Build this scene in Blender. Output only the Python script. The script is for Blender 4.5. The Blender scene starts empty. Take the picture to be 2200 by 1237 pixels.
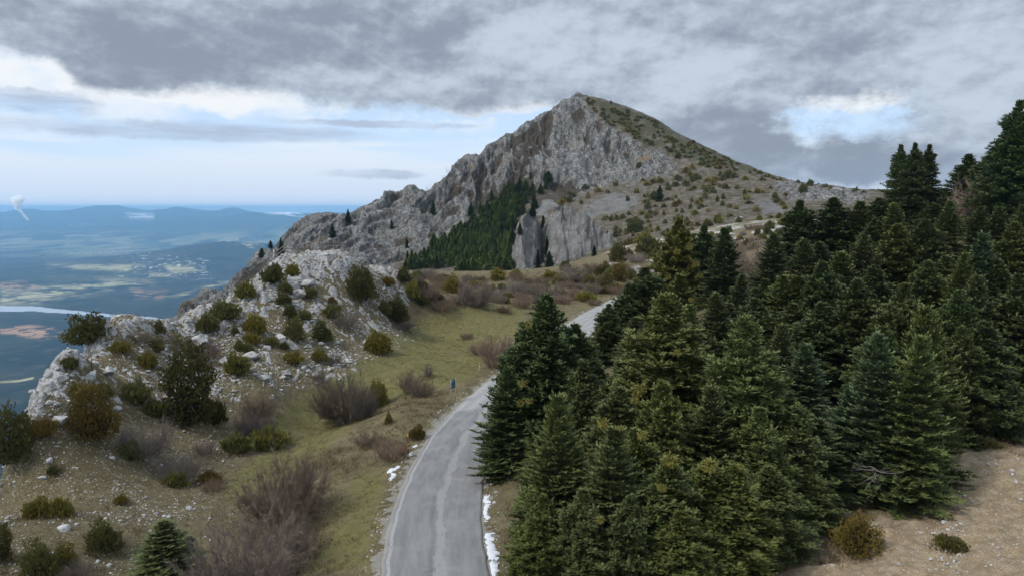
import bpy, math, random
import numpy as np

random.seed(7)
RNG = np.random.default_rng(11)
scene = bpy.context.scene
COL = scene.collection
R = math.radians

# ------------------------------------------------------------------ camera model
CAM_H = 21.0
FPX = 1500.0
PITCH = R(6.52)
CP, SP = math.cos(PITCH), math.sin(PITCH)


def ray(px, py):
    xc = (px - 1100.0) / FPX
    yc = (618.5 - py) / FPX
    k = CP + yc * SP
    return xc / k, (-SP + yc * CP) / k      # dx/dY, dz/dY


def at(px, py, Y):
    dx, dz = ray(px, py)
    return np.array([dx * Y, Y, CAM_H + dz * Y])


def at_z(px, py, z):
    dx, dz = ray(px, py)
    Y = (z - CAM_H) / dz
    return np.array([dx * Y, Y, z])


def proj(x, y, z):
    vz = z - CAM_H
    zc = y * CP - vz * SP
    zc = np.maximum(zc, 1e-3)
    yc = (y * SP + vz * CP) / zc
    return 1100.0 + FPX * x / zc, 618.5 - FPX * yc


# ------------------------------------------------------------------ noise
_perm = np.random.default_rng(3).permutation(256).astype(np.int32)
_perm = np.concatenate([_perm, _perm])
_ga = np.random.default_rng(4).uniform(0, 2 * np.pi, 256)
_g2 = np.stack([np.cos(_ga), np.sin(_ga)], 1).astype(np.float32)
_g3 = np.random.default_rng(5).normal(size=(256, 3))
_g3 = (_g3 / np.linalg.norm(_g3, axis=1, keepdims=True)).astype(np.float32)


def n2(x, y):
    x = np.asarray(x, dtype=np.float64); y = np.asarray(y, dtype=np.float64)
    xi = np.floor(x).astype(np.int64); yi = np.floor(y).astype(np.int64)
    fx = (x - xi).astype(np.float32); fy = (y - yi).astype(np.float32)
    xi = (xi & 255).astype(np.int32); yi = (yi & 255).astype(np.int32)
    u = fx * fx * fx * (fx * (fx * 6 - 15) + 10); v = fy * fy * fy * (fy * (fy * 6 - 15) + 10)

    def g(ix, iy, dx, dy):
        h = _perm[_perm[ix & 255] + (iy & 255)]
        gg = _g2[h]
        return gg[..., 0] * dx + gg[..., 1] * dy
    a = g(xi, yi, fx, fy); b = g(xi + 1, yi, fx - 1, fy)
    c = g(xi, yi + 1, fx, fy - 1); d = g(xi + 1, yi + 1, fx - 1, fy - 1)
    return ((a + (b - a) * u) * (1 - v) + (c + (d - c) * u) * v) * 1.5


def n3(x, y, z):
    x, y, z = [np.asarray(q, dtype=np.float64) for q in (x, y, z)]
    xi, yi, zi = [np.floor(q).astype(np.int64) for q in (x, y, z)]
    fx, fy, fz = (x - xi).astype(np.float32), (y - yi).astype(np.float32), (z - zi).astype(np.float32)
    xi, yi, zi = [(q & 255).astype(np.int32) for q in (xi, yi, zi)]
    u, v, w = [q * q * q * (q * (q * 6 - 15) + 10) for q in (fx, fy, fz)]

    def g(ix, iy, iz, dx, dy, dz):
        h = _perm[_perm[_perm[ix & 255] + (iy & 255)] + (iz & 255)]
        gg = _g3[h]
        return gg[..., 0] * dx + gg[..., 1] * dy + gg[..., 2] * dz
    r = []
    for k in (0, 1):
        a = g(xi, yi, zi + k, fx, fy, fz - k); b = g(xi + 1, yi, zi + k, fx - 1, fy, fz - k)
        c = g(xi, yi + 1, zi + k, fx, fy - 1, fz - k); d = g(xi + 1, yi + 1, zi + k, fx - 1, fy - 1, fz - k)
        r.append((a + (b - a) * u) * (1 - v) + (c + (d - c) * u) * v)
    return (r[0] + (r[1] - r[0]) * w) * 1.5


def fbm2(x, y, oct=4, gain=0.5):
    s, a, t = 0, 1.0, 0
    for k in range(oct):
        s = s + a * n2(x * 2 ** k + 17.3 * k, y * 2 ** k - 9.1 * k); t += a; a *= gain
    return s / t


def sstep(a, b, x):
    t = np.clip((x - a) / (b - a), 0, 1)
    return t * t * (3 - 2 * t)


def poly_sd(px, py, poly):
    """signed distance (positive inside) of points to a polygon"""
    P = np.array(poly, dtype=np.float32)
    px = np.asarray(px, dtype=np.float32); py = np.asarray(py, dtype=np.float32)
    d2 = np.full(px.shape, 1e12, dtype=np.float32)
    ins = np.zeros(px.shape, dtype=bool)
    n = len(P)
    for i in range(n):
        ax, ay = P[i]; bx, by = P[(i + 1) % n]
        ex, ey = bx - ax, by - ay
        t = np.clip(((px - ax) * ex + (py - ay) * ey) / (ex * ex + ey * ey + 1e-9), 0, 1)
        d2 = np.minimum(d2, (px - ax - t * ex) ** 2 + (py - ay - t * ey) ** 2)
        c = ((ay > py) != (by > py))
        with np.errstate(divide='ignore', invalid='ignore'):
            xx = (bx - ax) * (py - ay) / (by - ay + 1e-12) + ax
        ins ^= c & (px < xx)
    d = np.sqrt(d2)
    return np.where(ins, d, -d)


# ------------------------------------------------------------------ mesh helpers
def tag(o, label=None, cat=None, group=None, kind=None):
    if label: o['label'] = label
    if cat: o['category'] = cat
    if group: o['group'] = group
    if kind: o['kind'] = kind
    return o


def mesh_data(name, V, F, mat=None, attrs=None, uv=None, smooth=False):
    V = np.asarray(V, dtype=np.float32)
    F = np.asarray(F, dtype=np.int32)
    k = F.shape[1]
    me = bpy.data.meshes.new(name)
    me.vertices.add(len(V)); me.vertices.foreach_set('co', V.ravel())
    me.loops.add(F.size); me.loops.foreach_set('vertex_index', F.ravel())
    me.polygons.add(len(F))
    me.polygons.foreach_set('loop_start', np.arange(0, F.size, k, dtype=np.int32))
    me.polygons.foreach_set('loop_total', np.full(len(F), k, dtype=np.int32))
    if smooth:
        me.polygons.foreach_set('use_smooth', np.ones(len(F), dtype=bool))
    for an, av in (attrs or {}).items():
        a = me.attributes.new(an, 'FLOAT', 'POINT')
        a.data.foreach_set('value', np.asarray(av, dtype=np.float32).ravel())
    if uv is not None:
        l = me.uv_layers.new(name='UVMap')
        l.data.foreach_set('uv', np.asarray(uv, dtype=np.float32)[F.ravel()].ravel())
    me.update(calc_edges=True)
    if mat: me.materials.append(mat)
    return me


def obj(name, data, parent=None, loc=None, rz=0.0, sc=None):
    o = bpy.data.objects.new(name, data)
    COL.objects.link(o)
    if parent is not None: o.parent = parent
    if loc is not None: o.location = [float(q) for q in loc]
    if rz: o.rotation_euler = (0, 0, rz)
    if sc is not None: o.scale = sc if hasattr(sc, '__len__') else (sc, sc, sc)
    return o


class Buf:
    """collects quads / tris into one mesh"""
    def __init__(s):
        s.v, s.f, s.t, s.n = [], [], [], 0

    def add(s, V, F, tip=None):
        V = np.asarray(V, dtype=np.float32).reshape(-1, 3); F = np.asarray(F, dtype=np.int32)
        if F.shape[1] == 3: F = np.concatenate([F, F[:, 2:3]], 1)
        s.v.append(V); s.f.append(F + s.n)
        s.t.append(np.zeros(len(V), dtype=np.float32) if tip is None else np.asarray(tip, dtype=np.float32).ravel())
        s.n += len(V)

    def mesh(s, name, mat, smooth=False, attr='tip'):
        V = np.concatenate(s.v); F = np.concatenate(s.f); T = np.concatenate(s.t)
        tri = F[:, 2] == F[:, 3]
        if tri.all():
            return mesh_data(name, V, F[:, :3], mat, {attr: T}, smooth=smooth)
        if not tri.any():
            return mesh_data(name, V, F, mat, {attr: T}, smooth=smooth)
        q = F[~tri]
        Ft = np.concatenate([F[tri][:, :3], q[:, [0, 1, 2]], q[:, [0, 2, 3]]])
        return mesh_data(name, V, Ft, mat, {attr: T}, smooth=smooth)


def norm(a):
    return a / (np.linalg.norm(a, axis=-1, keepdims=True) + 1e-9)


def diamonds(buf, P, D, N, L, W, t0=0.0, t1=1.0, mid=0.45):
    """n leaf-like quads from base P along D, lying across normal N"""
    S = norm(np.cross(D, N))
    n = len(P)
    L = np.broadcast_to(L, (n,))[:, None]; W = np.broadcast_to(W, (n,))[:, None]
    V = np.stack([P, P + D * L * mid + S * W * .5, P + D * L, P + D * L * mid - S * W * .5], 1).reshape(-1, 3)
    F = np.arange(4 * n, dtype=np.int32).reshape(n, 4)
    t0 = np.broadcast_to(t0, (n,)); t1 = np.broadcast_to(t1, (n,)); tm = t0 * (1 - mid) + t1 * mid
    buf.add(V, F, np.stack([t0, tm, t1, tm], 1).ravel())


def tube(buf, pts, rad, seg=6, cap=True):
    pts = np.asarray(pts, dtype=np.float64); n = len(pts)
    rad = np.broadcast_to(rad, (n,))
    tg = norm(np.gradient(pts, axis=0))
    up = np.array([0, 0, 1.0]) if abs(tg[0, 2]) < .9 else np.array([1.0, 0, 0])
    a = norm(np.cross(tg, up)); b = np.cross(tg, a)
    th = np.linspace(0, 2 * np.pi, seg, endpoint=False)
    V = pts[:, None] + rad[:, None, None] * (a[:, None] * np.cos(th)[None, :, None] + b[:, None] * np.sin(th)[None, :, None])
    V = V.reshape(-1, 3)
    F = []
    for i in range(n - 1):
        for k in range(seg):
            F.append([i * seg + k, i * seg + (k + 1) % seg, (i + 1) * seg + (k + 1) % seg, (i + 1) * seg + k])
    if cap:
        V = np.concatenate([V, pts[:1], pts[-1:]])
        for k in range(seg):
            F.append([n * seg, (k + 1) % seg, k, k]); F.append([n * seg + 1, (n - 1) * seg + k, (n - 1) * seg + (k + 1) % seg, (n - 1) * seg + (k + 1) % seg])
    buf.add(V, F)


def box(buf, c, s, rz=0.0):
    c = np.array(c); s = np.array(s) / 2
    v = np.array([[x, y, z] for z in (-1, 1) for y in (-1, 1) for x in (-1, 1)], dtype=float) * s
    cr, sr = math.cos(rz), math.sin(rz)
    v = np.stack([v[:, 0] * cr - v[:, 1] * sr, v[:, 0] * sr + v[:, 1] * cr, v[:, 2]], 1) + c
    buf.add(v, [[0, 2, 3, 1], [4, 5, 7, 6], [0, 1, 5, 4], [2, 6, 7, 3], [0, 4, 6, 2], [1, 3, 7, 5]])


# ------------------------------------------------------------------ node helpers
class NT:
    def __init__(s, tree):
        s.t = tree; s.t.nodes.clear()

    def n(s, typ, **kw):
        nd = s.t.nodes.new(typ)
        ins = kw.pop('ins', {})
        for k, v in kw.items(): setattr(nd, k, v)
        for k, v in ins.items(): s.put(nd, k, v)
        return nd

    def put(s, nd, k, v):
        sock = nd.inputs[k]
        if hasattr(v, 'is_output') or isinstance(v, bpy.types.NodeSocket):
            s.t.links.new(v, sock)
        else:
            if sock.type == 'RGBA' and hasattr(v, '__len__') and len(v) == 3: v = (*v, 1)
            sock.default_value = v

    def math(s, op, a, b=0.0, c=None, clamp=False):
        nd = s.n('ShaderNodeMath', operation=op, use_clamp=clamp)
        s.put(nd, 0, a); s.put(nd, 1, b)
        if c is not None: s.put(nd, 2, c)
        return nd.outputs[0]

    def mix(s, fac, a, b):
        nd = s.n('ShaderNodeMix', data_type='RGBA')
        s.put(nd, 0, fac); s.put(nd, 6, a); s.put(nd, 7, b)
        return nd.outputs[2]

    def mulc(s, a, b):
        nd = s.n('ShaderNodeMix', data_type='RGBA', blend_type='MULTIPLY')
        s.put(nd, 0, 1.0); s.put(nd, 6, a); s.put(nd, 7, b)
        return nd.outputs[2]

    def noise(s, vec, scale, detail=4, rough=.55, dist=0.0):
        nd = s.n('ShaderNodeTexNoise', ins={'Scale': scale, 'Detail': detail, 'Roughness': rough, 'Distortion': dist})
        if vec is not None: s.put(nd, 'Vector', vec)
        return nd.outputs[0]

    def ss(s, x, a, b, lo=0.0, hi=1.0):
        nd = s.n('ShaderNodeMapRange', interpolation_type='SMOOTHSTEP')
        for k, v in zip(('Value', 'From Min', 'From Max', 'To Min', 'To Max'), (x, a, b, lo, hi)): s.put(nd, k, v)
        return nd.outputs[0]

    def attr(s, name):
        return s.n('ShaderNodeAttribute', attribute_name=name).outputs['Fac']

    def pos(s):
        return s.n('ShaderNodeNewGeometry').outputs['Position']

    def scale(s, vec, v):
        return s.n('ShaderNodeVectorMath', operation='MULTIPLY', ins={0: vec, 1: v}).outputs[0]

    def bump(s, h, strength=.5, dist=.1):
        return s.n('ShaderNodeBump', ins={'Height': h, 'Strength': strength, 'Distance': dist}).outputs[0]

    def surf(s, col, rough=.9, normal=None, spec=.2):
        b = s.n('ShaderNodeBsdfPrincipled')
        s.put(b, 'Base Color', col); s.put(b, 'Roughness', rough); s.put(b, 'Specular IOR Level', spec)
        if normal is not None: s.put(b, 'Normal', normal)
        o = s.n('ShaderNodeOutputMaterial')
        s.t.links.new(b.outputs[0], o.inputs[0])
        return b


def material(name):
    m = bpy.data.materials.new(name); m.use_nodes = True
    return m, NT(m.node_tree)


def plain(name, col, rough=.7, spec=.3, var=.15, sc=20):
    m, t = material(name)
    n = t.noise(t.pos(), sc, 3)
    a = tuple(c * (1 - var) for c in col); b = tuple(c * (1 + var) for c in col)
    t.surf(t.mix(n, a, b), rough, spec=spec)
    return m


# ------------------------------------------------------------------ terrain control points
CTRL = []


def cpx(px, py, Y): CTRL.append(at(px, py, Y))
def cw(x, y, z): CTRL.append(np.array([x, y, z], dtype=float))


# road left edge, on z = 0
EDGE_PX = [(820, 1237), (826, 1170), (843, 1100), (870, 1030), (905, 962), (945, 910), (990, 866), (1040, 825), (1092, 786), (1150, 745), (1200, 709), (1250, 675), (1290, 655), (1335, 633)]
edge = np.array([at_z(a, b, 0.0)[:2] for a, b in EDGE_PX])
pre = edge[0] + (edge[0] - edge[1]) / np.linalg.norm(edge[0] - edge[1]) * np.array([[30], [15]])
dlast = edge[-1] - edge[-2]; dlast /= np.linalg.norm(dlast)
post = np.array([edge[-1] + dlast * 15 + np.array([2, 0]), edge[-1] + dlast * 32 + np.array([8, -2]), edge[-1] + dlast * 50 + np.array([19, -8])])
edge = np.concatenate([pre, edge, post])


def spline(P, step):
    P = np.asarray(P, float); out = []
    Q = np.concatenate([2 * P[:1] - P[1:2], P, 2 * P[-1:] - P[-2:-1]])
    for i in range(1, len(Q) - 2):
        p0, p1, p2, p3 = Q[i - 1:i + 3]
        n = max(2, int(np.linalg.norm(p2 - p1) / step))
        t = np.linspace(0, 1, n, endpoint=False)[:, None]
        out.append(.5 * (2 * p1 + (p2 - p0) * t + (2 * p0 - 5 * p1 + 4 * p2 - p3) * t ** 2 + (3 * p1 - p0 - 3 * p2 + p3) * t ** 3))
    out.append(P[-1:]); return np.concatenate(out)


ROAD_W = 6.1
eL = spline(edge, 1.0)
for _ in range(6):
    eL[1:-1] = .25 * eL[:-2] + .5 * eL[1:-1] + .25 * eL[2:]
tg = norm(np.gradient(eL, axis=0)); rn = np.stack([tg[:, 1], -tg[:, 0]], 1)
ROAD_C = eL + rn * ROAD_W / 2
for i in range(0, len(eL), 9):
    for q in (-1.0, ROAD_W / 2, ROAD_W + 1.0):
        p = eL[i] + rn[i] * q; cw(p[0], p[1], 0.0)

# knoll and hollow (left)
for p in [(0, 1237, 36), (200, 1237, 38), (400, 1237, 40.5), (600, 1237, 41), (700, 1237, 40),
          (660, 900, 77), (560, 1000, 61), (300, 1000, 55), (100, 1000, 50), (60, 905, 54), (130, 760, 62), (100, 830, 58),
          (240, 692, 75), (330, 690, 80), (400, 705, 84), (592, 562, 110), (650, 549, 112), (740, 547, 114), (485, 665, 95), (545, 618, 103), (860, 585, 125),
          (400, 800, 75), (600, 700, 92), (700, 620, 105), (560, 830, 75), (650, 800, 82), (780, 760, 95), (250, 900, 60), (400, 900, 65), (520, 920, 70),
          (450, 1100, 49), (250, 1120, 45), (60, 1120, 42), (350, 740, 77), (200, 800, 65),
          (900, 700, 120), (1000, 700, 122), (1100, 660, 140), (900, 800, 88), (850, 700, 112), (800, 700, 106), (760, 830, 84),
          (1000, 640, 150), (1000, 600, 200), (1100, 590, 210), (900, 620, 150), (870, 583, 255), (1000, 590, 245), (1200, 600, 190), (1300, 600, 180), (1340, 560, 230),
          (760, 980, 60), (700, 1100, 49.5), (740, 1040, 54), (880, 880, 69.5), (770, 925, 66), (690, 1000, 59),
          # right bank and forest floor
          (1100, 1050, 48.5), (1700, 1237, 38), (1900, 1237, 37), (2200, 1237, 35), (1900, 1130, 43), (2100, 1050, 47), (2200, 1000, 49), (2100, 930, 58), (2200, 930, 56.5), (2000, 900, 63),
          (1955, 470, 130), (2150, 480, 110), (1650, 480, 262), (1450, 540, 232), (1560, 520, 240)]:
    cpx(*p)
for x, y, z in [(6, 40, .3), (10, 52, .8), (14, 62, 1.5), (20, 47, .5), (24, 70, 3.5), (36, 80, 6), (27, 100, 6), (48, 100, 9.5), (67, 100, 13), (80, 100, 15), (35, 130, 7.5),
                (52, 130, 12), (95, 130, 18), (45, 170, 9), (80, 170, 15), (120, 170, 18), (60, 50, 3), (45, 36, 2.4), (0, 20, 0.3), (25, 22, 1.5), (-20, 22, 2), (-40, 30, 3), (50, 20, 4),
                (90, 60, 9), (110, 90, 15), (150, 130, 18), (130, 220, 16), (170, 300, 16), (230, 260, 14), (250, 400, 10), (36, 66, 3.4), (55, 78, 7)]:
    cw(x, y, z)
# drop beyond the knoll edge: (px, Y) along the rim; outward is left/back
rim = [(55, 900, 51), (62, 860, 53), (75, 795, 57), (130, 757, 63), (200, 712, 71), (240, 688, 77), (330, 687, 82), (385, 692, 87), (417, 699, 90), (448, 674, 95), (504, 634, 102), (561, 590, 108), (588, 560, 112)]
rp = np.array([at(*p) for p in rim])
rt = norm(np.gradient(rp[:, :2], axis=0)); ro = np.stack([-rt[:, 1], rt[:, 0]], 1)
for i in range(len(rim)):
    cw(*rp[i])
    for q, dz in ((3.0, 9), (9, 26), (24, 48)):
        cw(rp[i, 0] + ro[i, 0] * q, rp[i, 1] + ro[i, 1] * q, rp[i, 2] - dz)
cw(-44, 40, -3); cw(-54, 46, -28); cw(-75, 40, -45); cw(-60, 25, -12); cw(-90, 20, -45); cw(-110, 90, -80); cw(-130, 160, -110); cw(-200, 250, -170); cw(-120, 50, -70)
for (a, b, Y, up) in [(650, 549, 115, 0), (740, 546, 118, 0), (860, 583, 130, 0)]:
    p = at(a, b, Y)
    cw(p[0] - 1, p[1] + 8, p[2] - 5); cw(p[0] - 2, p[1] + 28, p[2] - 14); cw(p[0] - 4, p[1] + 70, p[2] - 22)
for p in [(330, 800, 305), (200, 860, 310), (250, 900, 330), (100, 900, 400), (330, 760, 340), (300, 790, 200), (200, 850, 190), (400, 730, 200), (420, 715, 240), (480, 690, 180), (540, 650, 200), (560, 640, 260), (760, 600, 300), (860, 590, 330), (620, 610, 310), (520, 680, 250)]: cpx(*p)

# mountain
SKY = [(1240, 200, 620), (1300, 213, 615), (1400, 253, 595), (1500, 308, 560), (1600, 352, 525), (1700, 387, 490), (1800, 402, 455), (1900, 410, 430), (2000, 425, 420), (2120, 440, 410), (2300, 430, 400),
       (1195, 222, 617), (1150, 247, 610), (1090, 287, 600), (1020, 322, 585), (960, 362, 570), (880, 402, 545), (840, 410, 530), (790, 425, 515), (782, 442, 505), (750, 456, 490), (690, 460, 475), (640, 472, 460),
       (600, 502, 440), (560, 532, 410), (509, 574, 375), (435, 621, 340), (391, 648, 320), (366, 688, 303)]
for i, (a, b, Y) in enumerate(SKY):
    cpx(a, b, Y)
    p = at(a, b, Y)
    if a >= 1300:
        q = p * np.array([1.13, 1.13, 1]); cw(q[0], q[1], p[2] - 10)
    else:
        out = np.array([-.55, .83]) if a < 1240 else np.array([0, 1.0])
        cw(p[0] + out[0] * 25, p[1] + out[1] * 25, p[2] - 22)
        cw(p[0] + out[0] * 90, p[1] + out[1] * 90, p[2] - 95)
for p in [(600, 555, 425), (740, 540, 432), (680, 550, 425), (500, 640, 352), (420, 700, 315), (860, 572, 420), (800, 500, 470),
          (1000, 583, 330), (940, 560, 400), (1060, 540, 405), (1100, 500, 450), (1130, 400, 522), (1000, 478, 480), (900, 520, 452), (920, 440, 520), (1050, 380, 545),
          (1100, 330, 575), (1200, 300, 585), (1220, 410, 525), (1160, 430, 490), (1300, 330, 560), (1400, 340, 545), (1300, 400, 515), (1330, 420, 480), (1280, 455, 440), (1200, 450, 450),
          (1450, 400, 490), (1550, 420, 430), (1450, 460, 390), (1350, 470, 400), (1300, 520, 345), (1370, 520, 300), (1600, 450, 350), (1700, 440, 380), (1800, 430, 400), (1750, 400, 450),
          (1150, 580, 300), (1080, 580, 300), (1230, 575, 285), (1300, 545, 290)]:
    cpx(*p)
for q in [(-250, 400, -200), (-350, 600, -260), (-400, 900, -350), (-200, 700, -150), (-100, 900, -120), (0, 900, -60), (200, 900, -20), (400, 800, -20), (300, 520, 8), (420, 650, 0), (200, 700, 20), (-330, 300, -180), (-500, 500, -330), (360, 420, 8), (500, 420, 0)]: cw(*q)
CTRL = np.array(CTRL)
# merge too-close duplicates
keep = []
for i, p in enumerate(CTRL):
    if all((p[0] - CTRL[j][0]) ** 2 + (p[1] - CTRL[j][1]) ** 2 > 1.2 for j in keep): keep.append(i)
CTRL = CTRL[keep]
RC = 3.0


def _rbf_fit(P, c, reg):
    d2 = (P[:, None, 0] - P[None, :, 0]) ** 2 + (P[:, None, 1] - P[None, :, 1]) ** 2
    A = np.sqrt(d2 + c * c)
    n = len(P)
    M = np.zeros((n + 3, n + 3)); M[:n, :n] = -A - np.eye(n) * -reg
    M[:n, n] = 1; M[:n, n + 1:] = P[:, :2]; M[n, :n] = 1; M[n + 1:, :n] = P[:, :2].T
    return np.linalg.solve(M, np.concatenate([P[:, 2], [0, 0, 0]]))


def _rbf_eval(P, W, c, x, y):
    x = np.asarray(x, float); sh = x.shape; x = x.ravel(); y = np.asarray(y, float).ravel()
    out = np.empty(len(x)); n = len(P)
    Px, Py = P[:, 0].astype(np.float32), P[:, 1].astype(np.float32); w = W[:n].astype(np.float32)
    for a in range(0, len(x), 20000):
        xx = x[a:a + 20000].astype(np.float32); yy = y[a:a + 20000].astype(np.float32)
        d = np.sqrt((xx[:, None] - Px) ** 2 + (yy[:, None] - Py) ** 2 + np.float32(c * c))
        out[a:a + 20000] = -(d @ w) + W[n] + W[n + 1] * xx + W[n + 2] * yy
    return out.reshape(sh)


WB = _rbf_fit(CTRL, RC, .3)


def base_h(x, y): return _rbf_eval(CTRL, WB, RC, x, y)


def road_dist(x, y):
    x = np.asarray(x, float); sh = x.shape; x = x.ravel(); y = np.asarray(y, float).ravel()
    C = ROAD_C[::2]
    out = np.full(len(x), 1e9)
    for i in range(len(C) - 1):
        e = C[i + 1] - C[i]
        t = np.clip(((x - C[i, 0]) * e[0] + (y - C[i, 1]) * e[1]) / (e @ e), 0, 1)
        out = np.minimum(out, (x - C[i, 0] - t * e[0]) ** 2 + (y - C[i, 1] - t * e[1]) ** 2)
    return np.sqrt(out).reshape(sh)


KNOLL = [(40, 905), (50, 790), (120, 740), (240, 675), (370, 678), (450, 630), (590, 538), (740, 533), (870, 570), (905, 590), (870, 640), (840, 690), (790, 740), (740, 800), (620, 830), (480, 850), (300, 850), (250, 880), (130, 900)]
CRAG = [(45, 900), (50, 780), (120, 740), (240, 675), (370, 676), (450, 630), (590, 538), (740, 533), (870, 570), (850, 600), (740, 590), (620, 640), (560, 690), (420, 720), (330, 720), (250, 740), (170, 800), (110, 905)]


def near_detail(x, y, h, masks=False):
    """adds rocks and small relief to the base height; returns height and masks"""
    px, py = proj(x, y, h)
    kn = sstep(-35, 30, poly_sd(px, py, KNOLL)) * (y < 150)
    cr = sstep(-12, 25, poly_sd(px, py, CRAG)) * (y < 150)
    left = sstep(700, 300, px) * sstep(1237, 900, py)
    rd = road_dist(x, y)
    off = sstep(4.0, 8.0, rd)
    rel = fbm2(x / 6.0, y / 6.0, 3)
    small = fbm2(x / 1.3 + 31, y / 1.3, 3)
    wx = x + 1.2 * n2(x / 2.1, y / 2.1 + 40); wy = y + 1.2 * n2(x / 2.1 + 77, y / 2.1)
    a = .8 * n2(wx / 2.3, wy / 2.3) + .6 * n2(wx / 1.1 + 9, wy / 1.1) + .40 * n2(wx / .55, wy / .55 + 5)
    b = n2(wx / 1.15 + 50, wy / 1.15) + .5 * n2(wx / .5, wy / .5 + 50)
    patch = n2(x / 9 + 8, y / 9 - 3)
    ro1 = np.maximum(0, a - (.42 - .62 * cr - .22 * patch)) * kn
    ro2 = np.maximum(0, b - (.30 - .25 * cr - .45 * patch)) * kn
    dsp = .85 * np.minimum(ro1, .9) * (.55 + .45 * cr) + .4 * np.minimum(ro2, .7)
    dsp = dsp + cr * .25 * np.abs(n2(wx / .9 + 3, wy / .9 + 8))
    rock = np.clip(sstep(.03, .18, ro1) + sstep(.02, .15, ro2), 0, 1)
    bank = sstep(1650, 1750, px) * sstep(900, 1000, py)
    hh = h + bank * (.45 * (1 - 2 * np.abs(n2(x / 3.2 + 60, y / 1.6))) * .6 + .16 * n2(x / .9, y / .9)) + off * (.35 * rel + .07 * small * (1 + kn)) * sstep(300, 60, y) + dsp * off
    hh = np.where(rd < ROAD_W / 2 + .12, -.07, hh * sstep(ROAD_W / 2 - .3, ROAD_W / 2 + 2.5, rd) + -.05 * (1 - sstep(ROAD_W / 2 - .3, ROAD_W / 2 + 2.5, rd)))
    if not masks: return hh
    return hh, dict(px=px, py=py, kn=kn, cr=cr, left=left, rd=rd, rock=rock, rel=rel)


def ground(x, y):
    x = np.atleast_1d(np.asarray(x, float)); y = np.atleast_1d(np.asarray(y, float))
    h = base_h(x, y)
    return near_detail(x, y, h)


def drop(px, py, y0=25.0, y1=640.0):
    """first point where the line of sight through a pixel meets the terrain"""
    dx, dz = ray(px, py)
    Y = y0 * np.exp(np.linspace(0, math.log(y1 / y0), 500))
    h = base_h(dx * Y, Y)
    g = CAM_H + dz * Y - h
    k = np.argmax(g < 0) if (g < 0).any() else len(Y) - 1
    if k == 0: k = 1
    t = g[k - 1] / (g[k - 1] - g[k] + 1e-9) if (g < 0).any() else 1
    Yh = Y[k - 1] + (Y[k] - Y[k - 1]) * min(max(t, 0), 1)
    return np.array([dx * Yh, Yh, CAM_H + dz * Yh])


# ------------------------------------------------------------------ materials
def mat_ground():
    m, t = material('ground_material')
    p = t.pos()
    nb = t.noise(p, .35, 5, .6); nm = t.noise(p, 1.6, 5, .6); nf = t.noise(p, 9.0, 4, .65)
    soil = t.mix(t.ss(nm, .35, .65), (.122, .096, .054), (.185, .147, .086))
    soil = t.mix(t.ss(nf, .40, .62), soil, (.075, .066, .036))
    dry = t.mix(t.ss(nb, .35, .65), (.135, .112, .060), (.19, .158, .092))
    dry = t.mix(t.ss(nf, .42, .66), dry, (.08, .066, .034))
    grn = t.mix(t.ss(nm, .35, .65), (.092, .090, .029), (.145, .134, .052))
    grn = t.mix(t.ss(nf, .45, .68), grn, (.16, .138, .068))
    dirt = t.mix(t.ss(nm, .3, .7), (.215, .160, .098), (.32, .25, .165))
    dirt = t.mix(t.ss(nf, .5, .72), dirt, (.12, .095, .058))

    def brk(name, w=.35):
        a = t.math('ADD', t.attr(name), t.math('MULTIPLY', t.math('SUBTRACT', nm, .5), w * 2.2))
        return t.ss(t.math('ADD', a, t.math('MULTIPLY', t.math('SUBTRACT', nf, .5), w)), .35, .65)
    pt = t.noise(p, .75, 5, .68)
    grn = t.mix(t.ss(pt, .50, .66), grn, t.mix(nf, (.12, .098, .048), (.19, .155, .085)))
    dry = t.mix(t.ss(pt, .52, .36), dry, t.mix(nf, (.085, .068, .04), (.13, .10, .062)))
    c = t.mix(brk('dry'), soil, dry)
    c = t.mix(brk('green'), c, grn)
    c = t.mix(brk('dirt', .25), c, dirt)
    c = t.mix(brk('verge', .3), c, t.mix(nf, (.15, .135, .108), (.30, .285, .25)))
    vor = t.n('ShaderNodeTexVoronoi', ins={'Vector': p, 'Scale': 5.5, 'Randomness': 1.0})
    dotm = t.math('LESS_THAN', vor.outputs['Distance'], t.math('MULTIPLY', t.ss(t.noise(p, 3.0, 2), .36, .7), .40))
    dotm = t.math('MULTIPLY', dotm, t.attr('gravel'))
    c = t.mix(dotm, c, t.mix(nf, (.30, .29, .27), (.46, .45, .42)))
    rk = t.mix(t.ss(t.noise(p, 2.2, 6, .7), .3, .7), (.20, .196, .186), (.45, .442, .425))
    rk = t.mix(t.ss(t.noise(p, .8, 4, .6), .52, .7), rk, (.20, .185, .16))
    rk = t.mix(t.ss(t.noise(p, 6.0, 3, .6), .56, .7), rk, (.10, .098, .09))
    c = t.mix(t.ss(t.math('ADD', t.attr('rock'), t.math('MULTIPLY', t.math('SUBTRACT', nf, .5), .8)), .35, .55), c, rk)
    h = t.math('ADD', t.math('MULTIPLY', nf, 1.0), t.math('MULTIPLY', t.noise(p, 30, 3, .7), .5))
    t.surf(c, .95, t.bump(h, .8, .12), .1)
    return m


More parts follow.
